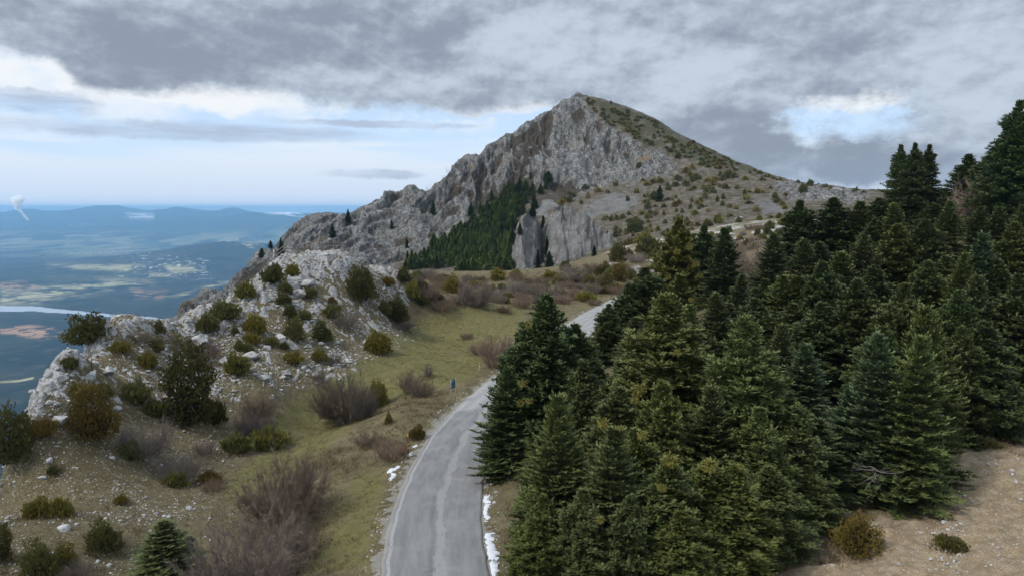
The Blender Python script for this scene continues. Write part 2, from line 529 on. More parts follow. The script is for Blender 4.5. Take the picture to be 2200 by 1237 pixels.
def mat_mountain():
    m, t = material('mountain_material')
    p = t.pos()
    st = t.scale(p, (1, 1, .45))
    nb = t.noise(st, .035, 5, .6); nm = t.noise(st, .16, 6, .65); nf = t.noise(p, .8, 5, .7)
    stk = t.noise(t.scale(p, (1, .6, .16)), .33, 5, .68)
    rk = t.mix(t.ss(nm, .32, .68), (.14, .138, .13), (.345, .34, .325))
    rk = t.mix(t.ss(stk, .50, .64), rk, (.075, .071, .064))
    rk = t.mix(t.ss(t.noise(t.scale(p, (1, .6, .2)), .9, 4, .7), .56, .70), rk, (.29, .284, .268))
    rk = t.mix(t.ss(nb, .45, .7), rk, (.22, .212, .19))
    wv = t.n('ShaderNodeVectorMath', operation='ADD', ins={0: t.scale(p, (1, .7, .33)), 1: t.n('ShaderNodeVectorMath', operation='SCALE', ins={0: t.n('ShaderNodeTexNoise', ins={'Vector': p, 'Scale': .22, 'Detail': 4.0}).outputs['Color'], 'Scale': 5.0}).outputs[0]}).outputs[0]
    for sc_, w_ in ((.16, .030), (.42, .045)):
        vc = t.n('ShaderNodeTexVoronoi', feature='DISTANCE_TO_EDGE', ins={'Vector': wv, 'Scale': sc_}).outputs['Distance']
        rk = t.mix(t.math('MULTIPLY', t.ss(vc, w_ * 1.6, w_ * .3), t.ss(nf, .3, .55, .35, .95)), rk, (.055, .052, .047))
    rk = t.mix(t.ss(nf, .54, .72), rk, (.09, .088, .082))
    rk = t.mix(t.ss(t.noise(p, .06, 4, .6), .62, .75), rk, (.24, .17, .10))
    rk = t.mix(t.math('MULTIPLY', t.attr('spur'), .45), rk, t.mix(nf, (.22, .213, .198), (.36, .352, .335)))
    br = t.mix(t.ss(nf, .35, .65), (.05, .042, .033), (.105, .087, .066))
    gr = t.mix(t.ss(nm, .35, .65), (.122, .098, .066), (.17, .138, .092))
    gr = t.mix(t.ss(nf, .42, .62), gr, (.062, .053, .034))
    gr = t.mix(t.ss(t.noise(p, .22, 6, .68), .46, .58), gr, t.mix(nf, (.125, .112, .092), (.235, .218, .188)))
    sc = t.mix(t.ss(t.math('ADD', t.math('MULTIPLY', nf, .5), t.math('MULTIPLY', nm, .5)), .36, .62), (.125, .121, .112), (.225, .22, .207))
    ol = t.mix(nf, (.048, .050, .026), (.115, .108, .07))

    def brk(name, w=.4):
        return t.ss(t.math('ADD', t.attr(name), t.math('MULTIPLY', t.math('SUBTRACT', nf, .5), w)), .4, .6)
    c = t.mix(brk('rock', .9), gr, rk)
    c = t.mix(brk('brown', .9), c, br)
    c = t.mix(t.math('MULTIPLY', brk('olive', .9), t.ss(t.noise(p, .12, 5, .65), .62, .48)), c, ol)
    c = t.mix(brk('grass'), c, (.13, .12, .045))
    c = t.mix(brk('scree', .3), c, sc)
    h = t.math('ADD', nf, t.math('MULTIPLY', t.noise(p, 3.0, 4, .7), .4))
    t.surf(c, .95, t.bump(h, 1.0, 1.6), .1)
    return m


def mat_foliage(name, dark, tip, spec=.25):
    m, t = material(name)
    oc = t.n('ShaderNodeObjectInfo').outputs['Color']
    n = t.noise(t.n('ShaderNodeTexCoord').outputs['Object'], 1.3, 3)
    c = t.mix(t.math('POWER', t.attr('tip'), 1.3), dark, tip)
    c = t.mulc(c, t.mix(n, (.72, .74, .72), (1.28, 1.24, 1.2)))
    c = t.mulc(c, oc)
    t.surf(c, .62, None, spec)
    return m


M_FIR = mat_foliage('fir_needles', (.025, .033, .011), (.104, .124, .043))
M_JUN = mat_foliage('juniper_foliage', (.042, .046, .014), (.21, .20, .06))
M_TWIG = mat_foliage('bare_twigs', (.16, .137, .118), (.27, .238, .212), .05)
M_DRY = mat_foliage('dry_stalks', (.13, .098, .062), (.24, .185, .115), .05)
M_GRASS = mat_foliage('grass_blades', (.10, .095, .035), (.19, .17, .075), .05)
M_MIST = mat_foliage('mistletoe_leaves', (.10, .092, .016), (.21, .185, .036))
M_BARK = plain('fir_bark', (.085, .072, .06), .95, .05, .3, 6)
M_GROUND = mat_ground()
M_MOUNT = mat_mountain()


def mat_rock(name):
    m, t = material(name)
    p = t.pos()
    c = t.mix(t.ss(t.noise(p, 2.0, 6, .7), .3, .7), (.24, .236, .224), (.48, .472, .455))
    c = t.mix(t.ss(t.noise(p, 7.0, 4, .6), .55, .7), c, (.12, .115, .105))
    t.surf(c, .95, t.bump(t.noise(p, 9, 5, .7), .6, .06), .1)
    return m


M_ROCK = mat_rock('limestone')

# ------------------------------------------------------------------ terrain meshes


def polar_grid(pxs, Ys):
    dx = (np.asarray(pxs) - 1100.0) / FPX
    X = dx[None, :] * Ys[:, None]; Y = np.repeat(Ys[:, None], len(dx), 1)
    n, k = X.shape
    i = np.arange(n * k, dtype=np.int32).reshape(n, k)
    F = np.stack([i[:-1, :-1], i[:-1, 1:], i[1:, 1:], i[1:, :-1]], -1).reshape(-1, 4)
    return X, Y, F


# near ground: knoll, meadow, road bench, forest floor
pxs = np.concatenate([np.arange(-420, -60, 14), np.arange(-60, 1130, 2.0), np.arange(1130, 1700, 5), np.arange(1700, 2260, 2.6), np.arange(2260, 2900, 16)])
Ys = np.concatenate([np.linspace(17, 33, 24, endpoint=False), 33 * np.exp(np.linspace(0, math.log(140 / 33), 470, endpoint=False)), 140 * np.exp(np.linspace(0, math.log(301 / 140), 130))])
X, Y, F = polar_grid(pxs, Ys)
H = base_h(X, Y)
H2, mk = near_detail(X, Y, H, True)
px, py = mk['px'], mk['py']
MEADOW = [(775, 775), (850, 715), (900, 690), (960, 660), (1130, 655), (1110, 720), (1050, 745), (1030, 800), (960, 830), (850, 855), (760, 840), (700, 830)]
HOLLOW = [(590, 905), (640, 850), (720, 830), (790, 870), (745, 925), (690, 965), (640, 1010), (560, 1060), (500, 1080), (470, 1040), (560, 980)]
BANKG = [(640, 1237), (700, 1100), (760, 1010), (840, 1000), (830, 1080), (800, 1237)]
green = np.maximum.reduce([sstep(-25, 25, poly_sd(px, py, MEADOW)), .9 * sstep(-30, 25, poly_sd(px, py, HOLLOW)), .62 * sstep(-30, 30, poly_sd(px, py, BANKG))]) * (Y < 175)
green = np.maximum(green, .33 * sstep(0, 200, px) * sstep(900, 500, px) * (Y < 120))
dry = sstep(520, 720, px) * sstep(1900, 1700, px) * .8 + .25
DIRTP = [(1640, 1300), (1690, 1180), (1760, 1140), (1900, 1110), (2040, 1040), (2090, 930), (2300, 900), (2300, 1300)]
dirt = sstep(-25, 25, poly_sd(px, py, DIRTP)) * (Y < 75)
rdn = mk['rd'] + .9 * n2(X / 1.7, Y / 1.7) + .5 * n2(X / .6, Y / .6)
mgn = (mk['rd'] < ROAD_W / 2 + 1.1) * (mk['rd'] > 0) * .9
farslope = sstep(180, 225, Y) * sstep(1250, 1350, px)
gravel = np.clip(farslope + mk['left'] * 1.2 + mk['kn'] + dirt * .6 + mgn * 1.5, 0, 1)
dirt = np.maximum(dirt, sstep(ROAD_W / 2 + 1.7, ROAD_W / 2 + .1, rdn) * .0)
verge = .85 * sstep(ROAD_W / 2 + 1.0, ROAD_W / 2 - .1, rdn) * sstep(1400, 1200, px)
me = mesh_data('ground', np.stack([X, Y, H2], -1).reshape(-1, 3), F, M_GROUND,
               dict(rock=np.maximum(mk['rock'], farslope * sstep(-.05, .35, n2(X / 9, Y / 9) + .6 * n2(X / 3.5, Y / 3.5)) * .8), green=green, dry=dry * (1 - .6 * mk['kn']), dirt=dirt, gravel=gravel, verge=verge), smooth=True)
NEAR = (X, Y, H2, mk)
tag(obj('ground', me), kind='structure', label='stony hillside, meadow and bank beside the road')

# mountain
pxs = np.concatenate([np.arange(200, 330, 10), np.arange(330, 1500, 1.7), np.arange(1500, 1960, 2.4), np.arange(1960, 2900, 16)])
Ys = np.concatenate([np.linspace(298, 440, 150, endpoint=False), np.linspace(440, 640, 250, endpoint=False), np.linspace(640, 900, 40)])
X, Y, F = polar_grid(pxs, Ys)
Z = base_h(X, Y)
# rock spur standing in front of the wood: a wedge with a steep front
spx = 1100 + X / 318.0 * FPX * .995
top = np.interp(spx, [1075, 1085, 1096, 1110, 1135, 1152, 1166, 1176, 1200, 1230, 1270, 1310, 1345, 1360], [-400, -14, 5, 14, 20, 18, 11, 18, 26, 23, 16, 9, -6, -400])
yf = np.interp(spx, [1085, 1120, 1150, 1166, 1180, 1260, 1345], [300, 301, 308, 316, 309, 304, 306])
top = top + 2.2 * n2(X / 3.1, Y / 7.0) + 1.3 * n2(X / 1.3 + 4, Y / 3)
spur = np.where(Y < yf + 16, top - (yf + 16 - Y) * 1.55, top - (Y - yf - 16) * .62)
spur_m = sstep(-2.0, 1.5, spur - Z)
Z = np.maximum(Z, spur)
px, py = proj(X, Y, Z)
jx = 16 * n2(X / 11, Y / 11 + Z / 9) + 9 * n2(X / 4.5 + 7, Y / 4.5 + Z / 4); jy = 11 * n2(X / 11 + 50, Y / 11 + Z / 9) + 6 * n2(X / 4.5 + 90, Y / 4.5 + Z / 4)
ROCKP = [(360, 700), (440, 620), (500, 570), (560, 520), (600, 490), (640, 460), (750, 445), (785, 410), (880, 390), (960, 350), (1090, 275), (1150, 235), (1235, 185), (1262, 232), (1290, 262), (1340, 292), (1400, 322), (1450, 342), (1458, 368), (1400, 380), (1330, 390), (1280, 402), (1230, 425), (1190, 405), (1130, 392), (1080, 432), (1000, 472), (950, 505), (880, 550), (850, 570), (740, 575), (600, 575), (500, 640), (420, 710)]
OUTC = [(1660, 395), (1740, 383), (1810, 405), (1860, 418), (1850, 437), (1760, 430), (1690, 425)]
rockm = np.maximum(sstep(-14, 10, poly_sd(px + jx * .6, py + jy * .6, ROCKP)), sstep(-8, 6, poly_sd(px + jx * .5, py + jy * .5, OUTC)) * .95)
rockm = np.where(Y > 620, np.maximum(rockm, .5), rockm)
rockm = np.maximum(rockm, spur_m)
# fluted limestone: ridged noise, drawn out down the slope
wx = X + 7 * n3(X / 40, Y / 40, Z / 40); wz = Z + 6 * n3(X / 30 + 9, Y / 30, Z / 30)
lean = sstep(1250, 800, px)
ux = wx - lean * wz * .75 + (1 - lean) * wz * .12
r1 = 1 - np.abs(n3(ux / 26, Y / 70, wz / 85)) * 2.2
r2 = 1 - np.abs(n3(ux / 10.5 + 20, Y / 34, wz / 36)) * 2.2
r3 = 1 - np.abs(n3(ux / 4.6, Y / 13 + 7, wz / 15)) * 2.2
r4 = n3(X / 2.0, Y / 3.2, Z / 2.8)
r5 = 1 - np.abs(n3(ux / 2.1 + 3, Y / 6, wz / 8)) * 2.2
flute = 7.5 * r1 + 4.2 * r2 + 2.0 * r3 + .8 * r4 + .9 * r5
soft = 1.2 * n3(X / 18, Y / 18, Z / 18) + .5 * n3(X / 6, Y / 6, Z / 6) + .25 * n3(X / 2.2, Y / 2.2, Z / 2.2)
big = sstep(470, 540, Y) * .35 + .65
fl_ = flute - 9.2
fl_ = np.where(fl_ > 0, 1.8 * np.tanh(fl_ / 1.8), np.maximum(fl_, -11)) + spur_m * 2.0 * r4
disp = rockm * fl_ * np.where(spur_m > .3, .26, big) + (1 - rockm) * soft
gx = np.gradient(Z, axis=1) / (np.gradient(X, axis=1) + 1e-9)
gy = np.gradient(Z, axis=0) / (np.gradient(Y, axis=0) + 1e-9)
for _ in range(3):
    gx[:, 1:-1] = (gx[:, :-2] + gx[:, 1:-1] + gx[:, 2:]) / 3; gy[1:-1] = (gy[:-2] + gy[1:-1] + gy[2:]) / 3
gx = np.clip(gx, -1.6, 1.6); gy = np.clip(gy, -1.6, 1.6)
disp = disp * (1 - .6 * sstep(575, 612, Y) * rockm)
nl = np.sqrt(gx ** 2 + gy ** 2 + 1)
fade = sstep(298, 304, Y)
V = np.stack([X - gx / nl * disp * fade, Y - gy / nl * disp * fade, Z + disp / nl * fade], -1)
MOUNT = (pxs, Ys, V)
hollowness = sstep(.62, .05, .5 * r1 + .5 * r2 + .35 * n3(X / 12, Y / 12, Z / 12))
GULLY = [(1090, 300), (1150, 270), (1180, 270), (1140, 340), (1120, 400), (1200, 400), (1230, 390), (1250, 410), (1200, 440), (1130, 450), (1080, 440), (1050, 470), (960, 520), (1080, 400), (1110, 350)]
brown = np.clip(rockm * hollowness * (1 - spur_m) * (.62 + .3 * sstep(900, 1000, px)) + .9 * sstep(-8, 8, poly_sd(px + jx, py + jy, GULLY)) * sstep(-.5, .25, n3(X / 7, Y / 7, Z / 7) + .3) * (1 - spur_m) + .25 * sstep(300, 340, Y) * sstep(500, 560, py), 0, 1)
OLIVE = [(1255, 200), (1400, 245), (1500, 300), (1600, 345), (1700, 380), (1950, 405), (1840, 412), (1690, 388), (1480, 350), (1400, 318), (1340, 285), (1290, 252)]
olive = np.clip(.75 * sstep(-6, 8, poly_sd(px + jx * .8, py + jy * .8, OLIVE)), 0, 1)
SCREE = [[(1248, 455), (1275, 432), (1320, 415), (1375, 420), (1372, 440), (1310, 462), (1262, 472)], [(1622, 425), (1650, 428), (1692, 458), (1640, 462)], [(1145, 452), (1165, 430), (1200, 432), (1185, 450), (1170, 470)], [(1350, 385), (1362, 378), (1365, 398), (1350, 402)]]
scree = np.zeros_like(px)
for q in SCREE: scree = np.maximum(scree, sstep(-5, 6, poly_sd(px + jx * .6, py + jy * .6, q)))
scree *= (1 - spur_m)
grass = np.zeros_like(px)
for q in ([(1600, 470), (1680, 470), (1690, 492), (1630, 492)], [(1440, 505), (1475, 490), (1500, 500), (1460, 515)]): grass = np.maximum(grass, sstep(-5, 5, poly_sd(px, py, q)))
me = mesh_data('mountain', V.reshape(-1, 3), F, M_MOUNT, dict(rock=rockm, brown=brown, olive=olive, scree=scree, grass=grass, spur=spur_m), smooth=False)
tag(obj('mountain', me), kind='structure', label='bare grey limestone mountain with a pointed summit')


def mount_at(px_, py_):
    """nearest visible mountain vertex to a pixel"""
    global _mp
    try: _mp
    except NameError:
        q = MOUNT[2].reshape(-1, 3); a, b = proj(q[:, 0], q[:, 1], q[:, 2]); _mp = (a, b, q)
    a, b, q = _mp
    d = (a - px_) ** 2 + (b - py_) ** 2
    c = np.argpartition(d, 12)[:12]
    c = c[d[c] < max(9, d[c].min() * 2)]
    return q[c[np.argmin(q[c, 1])]]


# ------------------------------------------------------------------ far country
M_FAR, t = material('far_country')
p = t.pos()
p1 = t.scale(p, (1, 1, .4))
n1 = t.noise(p1, .00035, 6, .6); nmid = t.noise(p1, .0016, 5, .65); nfi = t.noise(p1, .007, 4, .7)
c = t.mix(t.ss(nmid, .38, .62), (.009, .014, .010), (.026, .030, .018))
c = t.mix(t.ss(nfi, .5, .7), c, (.055, .05, .032))
fields = t.n('ShaderNodeTexVoronoi', ins={'Vector': t.scale(p, (1, .55, 0)), 'Scale': .0022})
fc = t.n('ShaderNodeSeparateColor', ins={0: fields.outputs['Color']})
fcol = t.mix(fc.outputs[0], (.07, .09, .035), (.20, .175, .11))
c = t.mix(t.math('MULTIPLY', t.attr('field'), t.ss(t.math('ADD', fc.outputs[1], t.math('SUBTRACT', n1, .5)), .35, .6)), c, fcol)
c = t.mix(t.math('MULTIPLY', t.attr('pale'), t.ss(t.math('ADD', t.math('MULTIPLY', nmid, .6), t.math('MULTIPLY', nfi, .4)), .42, .58)), c, (.40, .36, .20))  # pale colour paints sunlit patches into the hills
c = t.mix(t.math('MULTIPLY', t.attr('red'), t.ss(t.math('ADD', nfi, t.math('MULTIPLY', nmid, .6)), .72, .88)), c, (.36, .21, .12))
c = t.mix(t.math('MULTIPLY', t.attr('town'), t.ss(t.noise(p, .012, 2, .5), .60, .66)), c, (.6, .57, .52))
c = t.mix(t.math('MULTIPLY', t.attr('snow'), t.ss(nmid, .40, .55)), c, (.8, .8, .82))
t.surf(c, .95, None, .05)

FC = []
def fp(px_, py_, Yk): FC.append(at(px_, py_, Yk * 1000))
for x in (-2600, -1200, 400, 3000):
    for (y_, z_) in ((350, -260), (900, -430), (1600, -640), (2600, -900), (3300, -985)):
        FC.append(np.array([x * (y_ / 2000 + .3), y_, z_]))
for q in [(0, 860, 3.55), (120, 800, 4.3), (-200, 800, 4.2), (0, 740, 5.2), (130, 715, 5.7), (60, 700, 5.9), (250, 740, 5.2), (0, 676, 6.65), (70, 672, 6.75), (160, 677, 6.6), (260, 688, 6.3), (-250, 690, 6.3),
          (0, 664, 7.0), (80, 665, 7.0), (160, 670, 6.9), (240, 679, 6.75), (310, 686, 6.6),
          (0, 652, 7.5), (60, 655, 7.45), (150, 662, 7.3), (230, 670, 7.2), (320, 678, 7.05), (420, 680, 7.0), (600, 680, 7),
          (0, 600, 9.3), (60, 610, 9), (250, 600, 9.6), (160, 625, 8.6), (330, 640, 8.4), (300, 610, 9.3), (420, 600, 9.5), (100, 575, 10.7),
          (480, 521, 13), (400, 528, 12.8), (540, 523, 12.6), (330, 540, 12.6), (250, 553, 12.2), (190, 562, 12), (140, 570, 11.6), (420, 560, 11.2), (500, 570, 11), (350, 575, 10.8), (600, 540, 12.5), (700, 560, 12),
          (140, 556, 14.6), (300, 548, 15.5), (0, 552, 14.6), (-250, 552, 14.6), (100, 530, 18.5), (300, 525, 19.5), (480, 528, 19), (600, 525, 19), (0, 510, 20.2), (250, 505, 21.5), (500, 505, 21.5), (750, 505, 21.5), (-300, 510, 20.6),
          (0, 474, 26.9), (100, 466, 27.7), (200, 470, 26.9), (300, 472, 26.9), (400, 474, 26.0), (500, 465, 26.9), (540, 458, 27.7), (640, 468, 26.9), (800, 470, 26.9), (-200, 472, 26.9), (570, 498, 22.4), (640, 480, 22.7),
          
          (-200, 450, 33.0), (0, 458, 33.0), (60, 448, 33.0), (130, 460, 33.0), (215, 441, 33.0), (270, 444, 33.0), (325, 460, 33.0), (380, 444, 33.0), (440, 456, 33.0), (500, 446, 33.0), (560, 463, 33.0), (600, 456, 33.0), (660, 467, 33.0), (800, 450, 33.0), (1100, 450, 33.0), (1500, 450, 33.0), (2000, 450, 33.0),
          (100, 470, 40.0), (400, 470, 40.0), (650, 472, 40.0), (200, 470, 52.0), (600, 470, 52.0), (1500, 456, 52.0), (1200, 560, 14), (2000, 560, 14), (1200, 510, 24), (2000, 510, 24), (1200, 660, 7), (2000, 660, 7), (1600, 475, 33)]: fp(*q)
FC = np.array(FC)
FCs = FC / 1000.0
WF = _rbf_fit(FCs, .25, .002)
pxs = np.concatenate([np.arange(-420, -40, 20), np.arange(-40, 700, 2.2), np.arange(700, 1300, 30), np.arange(1300, 2900, 100)])
Ys = np.concatenate([np.linspace(320, 2900, 26, endpoint=False), 2900 * np.exp(np.linspace(0, math.log(62000 / 2900), 560))])
X, Y, F = polar_grid(pxs, Ys)
Z = _rbf_eval(FCs, WF, .25, X / 1000, Y / 1000) * 1000
fn = lambda L: n2(X / L, Y / L)
amp = sstep(3200, 5200, Y)
rid = (1 - np.abs(fn(2600.) * 1.9)) * 45 + (1 - np.abs(n2(X / 1100. + 3, Y / 1100.) * 1.9)) * 26 + n2(X / 420., Y / 420. + 4) * 14 + n2(X / 170. + 8, Y / 170.) * 6
flat = sstep(13900, 15500, Y) * sstep(24000, 21000, Y)
hz = sstep(-985, -900, Z)
lakeband = sstep(6100, 6500, Y) * sstep(7900, 7400, Y)
Z = Z + amp * (1 - .9 * flat) * (1 - .85 * lakeband) * (.35 + .65 * hz) * (rid - 55)
Z = Z + sstep(24000, 27500, Y) * ((1 - np.abs(n2(X / 3800., Y / 3800.) * 2)) * 70 - 30 + 25 * n2(X / 900., Y / 900.)) * sstep(40000, 34500, Y) * .8
Z = np.minimum(Z, 139)
pq, pr = proj(X, Y, np.full_like(X, -1000.0))
LAKE = [(-300, 648), (0, 657), (60, 658), (110, 661), (150, 667), (200, 671), (235, 675), (290, 678), (330, 682), (380, 692), (360, 700), (310, 694), (285, 684), (240, 680), (160, 674), (70, 668), (0, 669), (-300, 668)]
lk = sstep(-3, 3, poly_sd(pq, pr + 1.5 * n2(X / 300., Y / 300.), LAKE))
Z = np.where(lk > .5, -1016.0, np.maximum(Z, -994.0 - 3))
px, py = proj(X, Y, Z)


def pm(poly, w=6): return sstep(-w, w, poly_sd(px, py, poly))
red = np.maximum(pm([(0, 705), (60, 698), (130, 706), (150, 725), (90, 728), (0, 715)]), .8 * pm([(0, 608), (50, 604), (90, 618), (30, 625), (0, 622)]))
red = np.maximum(red, .7 * pm([(280, 620), (360, 625), (350, 640), (290, 640)]))
pale = np.maximum.reduce([pm([(0, 620), (60, 618), (160, 610), (220, 600), (330, 608), (230, 622), (140, 640), (60, 652), (0, 652)], 12), .8 * pm([(350, 570), (420, 566), (440, 582), (370, 588)]), .8 * pm([(110, 570), (200, 567), (310, 570), (270, 583), (160, 578)], 4), pm([(520, 524), (550, 522), (575, 528), (540, 533)], 3),  # broad hill patches paint sunlight through cloud gaps; the thinnest strip is a road
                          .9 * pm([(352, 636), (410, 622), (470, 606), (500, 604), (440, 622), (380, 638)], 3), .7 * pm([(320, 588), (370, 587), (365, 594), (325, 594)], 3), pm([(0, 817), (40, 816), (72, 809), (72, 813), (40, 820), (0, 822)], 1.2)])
field = np.clip(flat + .45 * sstep(5200, 4000, Y) * 0 + .35 * pm([(100, 560), (330, 565), (300, 590), (100, 600)], 10), 0, 1)
town = np.maximum.reduce([pm([(90, 535), (240, 530), (250, 545), (100, 548)], 5), pm([(480, 512), (560, 508), (560, 518), (490, 520)], 4), .6 * pm([(250, 520), (450, 560), (460, 600), (250, 600)], 10), .5 * pm([(90, 634), (130, 630), (120, 645), (80, 645)], 3), .6 * pm([(270, 455), (330, 462), (320, 478), (260, 472)], 4), .6 * pm([(150, 478), (190, 476), (190, 488), (150, 488)], 4)])
snow = np.maximum.reduce([pm([(540, 446), (600, 446), (650, 458), (660, 466), (590, 462), (555, 455)], 3), .7 * pm([(270, 458), (330, 460), (330, 470), (280, 470)], 4), .35 * sstep(-60, 60, Z) * (Y > 29500) * sstep(-.1, .5, n2(X / 2500., Y / 5000.))])
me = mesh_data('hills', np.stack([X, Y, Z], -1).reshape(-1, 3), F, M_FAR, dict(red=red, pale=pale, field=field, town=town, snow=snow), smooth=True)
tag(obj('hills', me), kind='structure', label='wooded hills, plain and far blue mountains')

M_LAKE, t = material('lake_water')
wv = t.noise(t.scale(t.pos(), (1, .3, 1)), .004, 4)
t.surf(t.mix(wv, (.30, .33, .36), (.36, .38, .40)), .25, None, .5)
a = at_z(-500, 640, -1000); b = at_z(700, 640, -1000)
lv = [(-9000, 6000, -1000), (-1500, 6000, -1000), (-1500, 8400, -1000), (-9000, 8400, -1000)]
tag(obj('lake', mesh_data('lake', lv, [[0, 1, 2, 3]], M_LAKE)), kind='structure', label='pale lake far below')

# ------------------------------------------------------------------ road
M_ROAD, t = material('worn_asphalt')
uvn = t.n('ShaderNodeUVMap', uv_map='UVMap').outputs[0]
sx = t.n('ShaderNodeSeparateXYZ', ins={0: uvn}); U, Vv = sx.outputs[0], sx.outputs[1]
p = t.pos()
ng = t.noise(p, 28, 3, .8); nl = t.noise(t.n('ShaderNodeCombineXYZ', ins={0: t.math('MULTIPLY', U, 9.0), 1: t.math('MULTIPLY', Vv, .22), 2: 0.0}).outputs[0], 1.0, 5, .62); nb = t.noise(p, .25, 4, .6)
base = t.mix(t.ss(nl, .3, .7), (.148, .148, .148), (.205, .203, .198))
base = t.mix(t.math('MULTIPLY', t.ss(t.math('ADD', Vv, t.math('MULTIPLY', nb, 18)), 69, 73), .95), base, t.mix(t.ss(nl, .35, .65), (.235, .232, .224), (.295, .29, .28)))
wob = t.math('MULTIPLY', t.math('SUBTRACT', t.noise(t.n('ShaderNodeCombineXYZ', ins={0: 0.0, 1: t.math('MULTIPLY', Vv, .16), 2: 3.0}).outputs[0], 1.0, 4, .65), .5), .28)
uc = t.math('ADD', U, wob)
wdt = t.math('MULTIPLY', t.noise(t.n('ShaderNodeCombineXYZ', ins={0: 5.0, 1: t.math('MULTIPLY', Vv, .25), 2: 1.0}).outputs[0], 1.0, 4, .7), .18)
pl = t.math('SUBTRACT', t.math('SUBTRACT', wdt, .035), t.math('ABSOLUTE', t.math('SUBTRACT', uc, .55)))
pl = t.math('ADD', pl, t.math('MULTIPLY', t.math('SUBTRACT', t.noise(p, 2.5, 4, .7), .5), .05))
base = t.mix(t.math('MULTIPLY', t.ss(pl, .0, .025), .62), base, (.27, .265, .252))
dk = t.math('SUBTRACT', .04, t.math('ABSOLUTE', t.math('SUBTRACT', uc, .46)))
base = t.mix(t.math('MULTIPLY', t.ss(dk, .0, .04), .3), base, (.105, .105, .107))
ln = t.math('SUBTRACT', .022, t.math('ABSOLUTE', t.math('SUBTRACT', t.math('ADD', U, t.math('MULTIPLY', t.math('SUBTRACT', nb, .5), .02)), .062)))
base = t.mix(t.math('MULTIPLY', t.ss(ln, .0, .01), t.ss(t.noise(p, 3.5, 4, .7), .3, .55, .25, .85)), base, (.30, .297, .285))
ed = t.ss(t.math('ADD', t.math('ABSOLUTE', t.math('SUBTRACT', U, .5)), t.math('MULTIPLY', t.math('SUBTRACT', t.noise(p, 1.3, 4, .7), .5), .08)), .465, .495)
base = t.mix(t.math('MULTIPLY', ed, .7), base, (.24, .225, .195))
crk = t.n('ShaderNodeTexVoronoi', feature='DISTANCE_TO_EDGE', ins={'Vector': t.scale(p, (1, .45, 1)), 'Scale': .7})
base = t.mix(t.math('MULTIPLY', t.math('LESS_THAN', crk.outputs['Distance'], .012), t.ss(t.noise(p, .4, 3), .55, .68, 0, .55)), base, (.07, .07, .07))
base = t.mix(t.math('MULTIPLY', t.ss(t.noise(p, .55, 5, .62),   .52, .66), .32), base, (.27, .265, .252))
base = t.mulc(base, t.mix(ng, (.62, .62, .62), (1.38, 1.38, 1.38)))
t.surf(base, .9, t.bump(ng, .4, .02), .15)
wu = np.linspace(-.006, 1.006, 30)
nE = len(eL)
arc = np.concatenate([[0], np.cumsum(np.linalg.norm(np.diff(ROAD_C, axis=0), axis=1))])
RV, UV = [], []
for j, u in enumerate(wu):
    jit = (0.17 * n2(arc / .8, j * 0 + 3.0) + .12 * n2(arc / 3.1, j * 0 + 9.0)) * (-1 if u < .1 else (1 if u > .9 else 0))
    q = eL + rn * (ROAD_W * u + jit)[:, None]
    RV.append(np.stack([q[:, 0], q[:, 1], .05 * (1 - (2 * u - 1) ** 2) + .0 * arc], 1)); UV.append(np.stack([np.full(nE, u), arc], 1))
skl = [a_ - np.array([0, 0, .22]) for a_ in (RV[0], RV[-1])]
RV = [skl[0]] + RV + [skl[1]]; UV = [UV[0]] + UV + [UV[-1]]
nu = len(RV)
RV = np.stack(RV, 1).reshape(-1, 3); UV = np.stack(UV, 1).reshape(-1, 2)
i = np.arange(nE * nu).reshape(nE, nu)
F = np.stack([i[:-1, :-1], i[:-1, 1:], i[1:, 1:], i[1:, :-1]], -1).reshape(-1, 4)
tag(obj('road', mesh_data('road', RV, F, M_ROAD, uv=UV, smooth=True)), kind='structure', label='worn grey asphalt road curving past the firs')
# ------------------------------------------------------------------ camera, sky, sun, air
cam_d = bpy.data.cameras.new('camera'); cam_d.sensor_width = 36.0; cam_d.lens = 36.0 * FPX / 2200.0
cam_d.clip_start = .5; cam_d.clip_end = 200000.0
cam = obj('camera', cam_d, loc=(0, 0, CAM_H)); cam.rotation_euler = (math.pi / 2 - PITCH, 0, 0)
scene.camera = cam

SUN_DIR = norm(np.array([-.62, -.35, .78]))       # towards the sun
SUN_EL = math.asin(SUN_DIR[2]); SUN_AZ = math.atan2(SUN_DIR[0], SUN_DIR[1])
sd = bpy.data.lights.new('sun', 'SUN'); sd.energy = 1.8; sd.angle = R(10); sd.color = (1.0, .96, .90)
so = obj('sun', sd, loc=(0, 0, 60)); so.rotation_euler = (math.pi / 2 - SUN_EL, 0, -SUN_AZ + math.pi)

world = bpy.data.worlds.new('World'); scene.world = world; world.use_nodes = True
t = NT(world.node_tree)
SKYK = .10
sky = t.n('ShaderNodeTexSky', sky_type='NISHITA', sun_disc=False, sun_elevation=SUN_EL, sun_rotation=SUN_AZ, altitude=1400.0)
d = t.n('ShaderNodeTexCoord').outputs['Generated']
s = t.n('ShaderNodeSeparateXYZ', ins={0: d})
AZ0 = t.math('MULTIPLY', t.math('ARCTAN2', s.outputs[0], s.outputs[1]), 57.2958)
EL0 = t.math('MULTIPLY', t.math('ARCSINE', s.outputs[2]), 57.2958)


def azel(px_, py_):
    dx, dz = ray(px_, py_)
    return math.degrees(math.atan2(dx, 1)), math.degrees(math.atan2(dz, math.hypot(dx, 1)))


def skyv(sx_, sy_, off=0.0):
    return t.n('ShaderNodeCombineXYZ', ins={0: t.math('MULTIPLY', AZ0, sx_), 1: t.math('MULTIPLY', EL0, sy_), 2: off}).outputs[0]


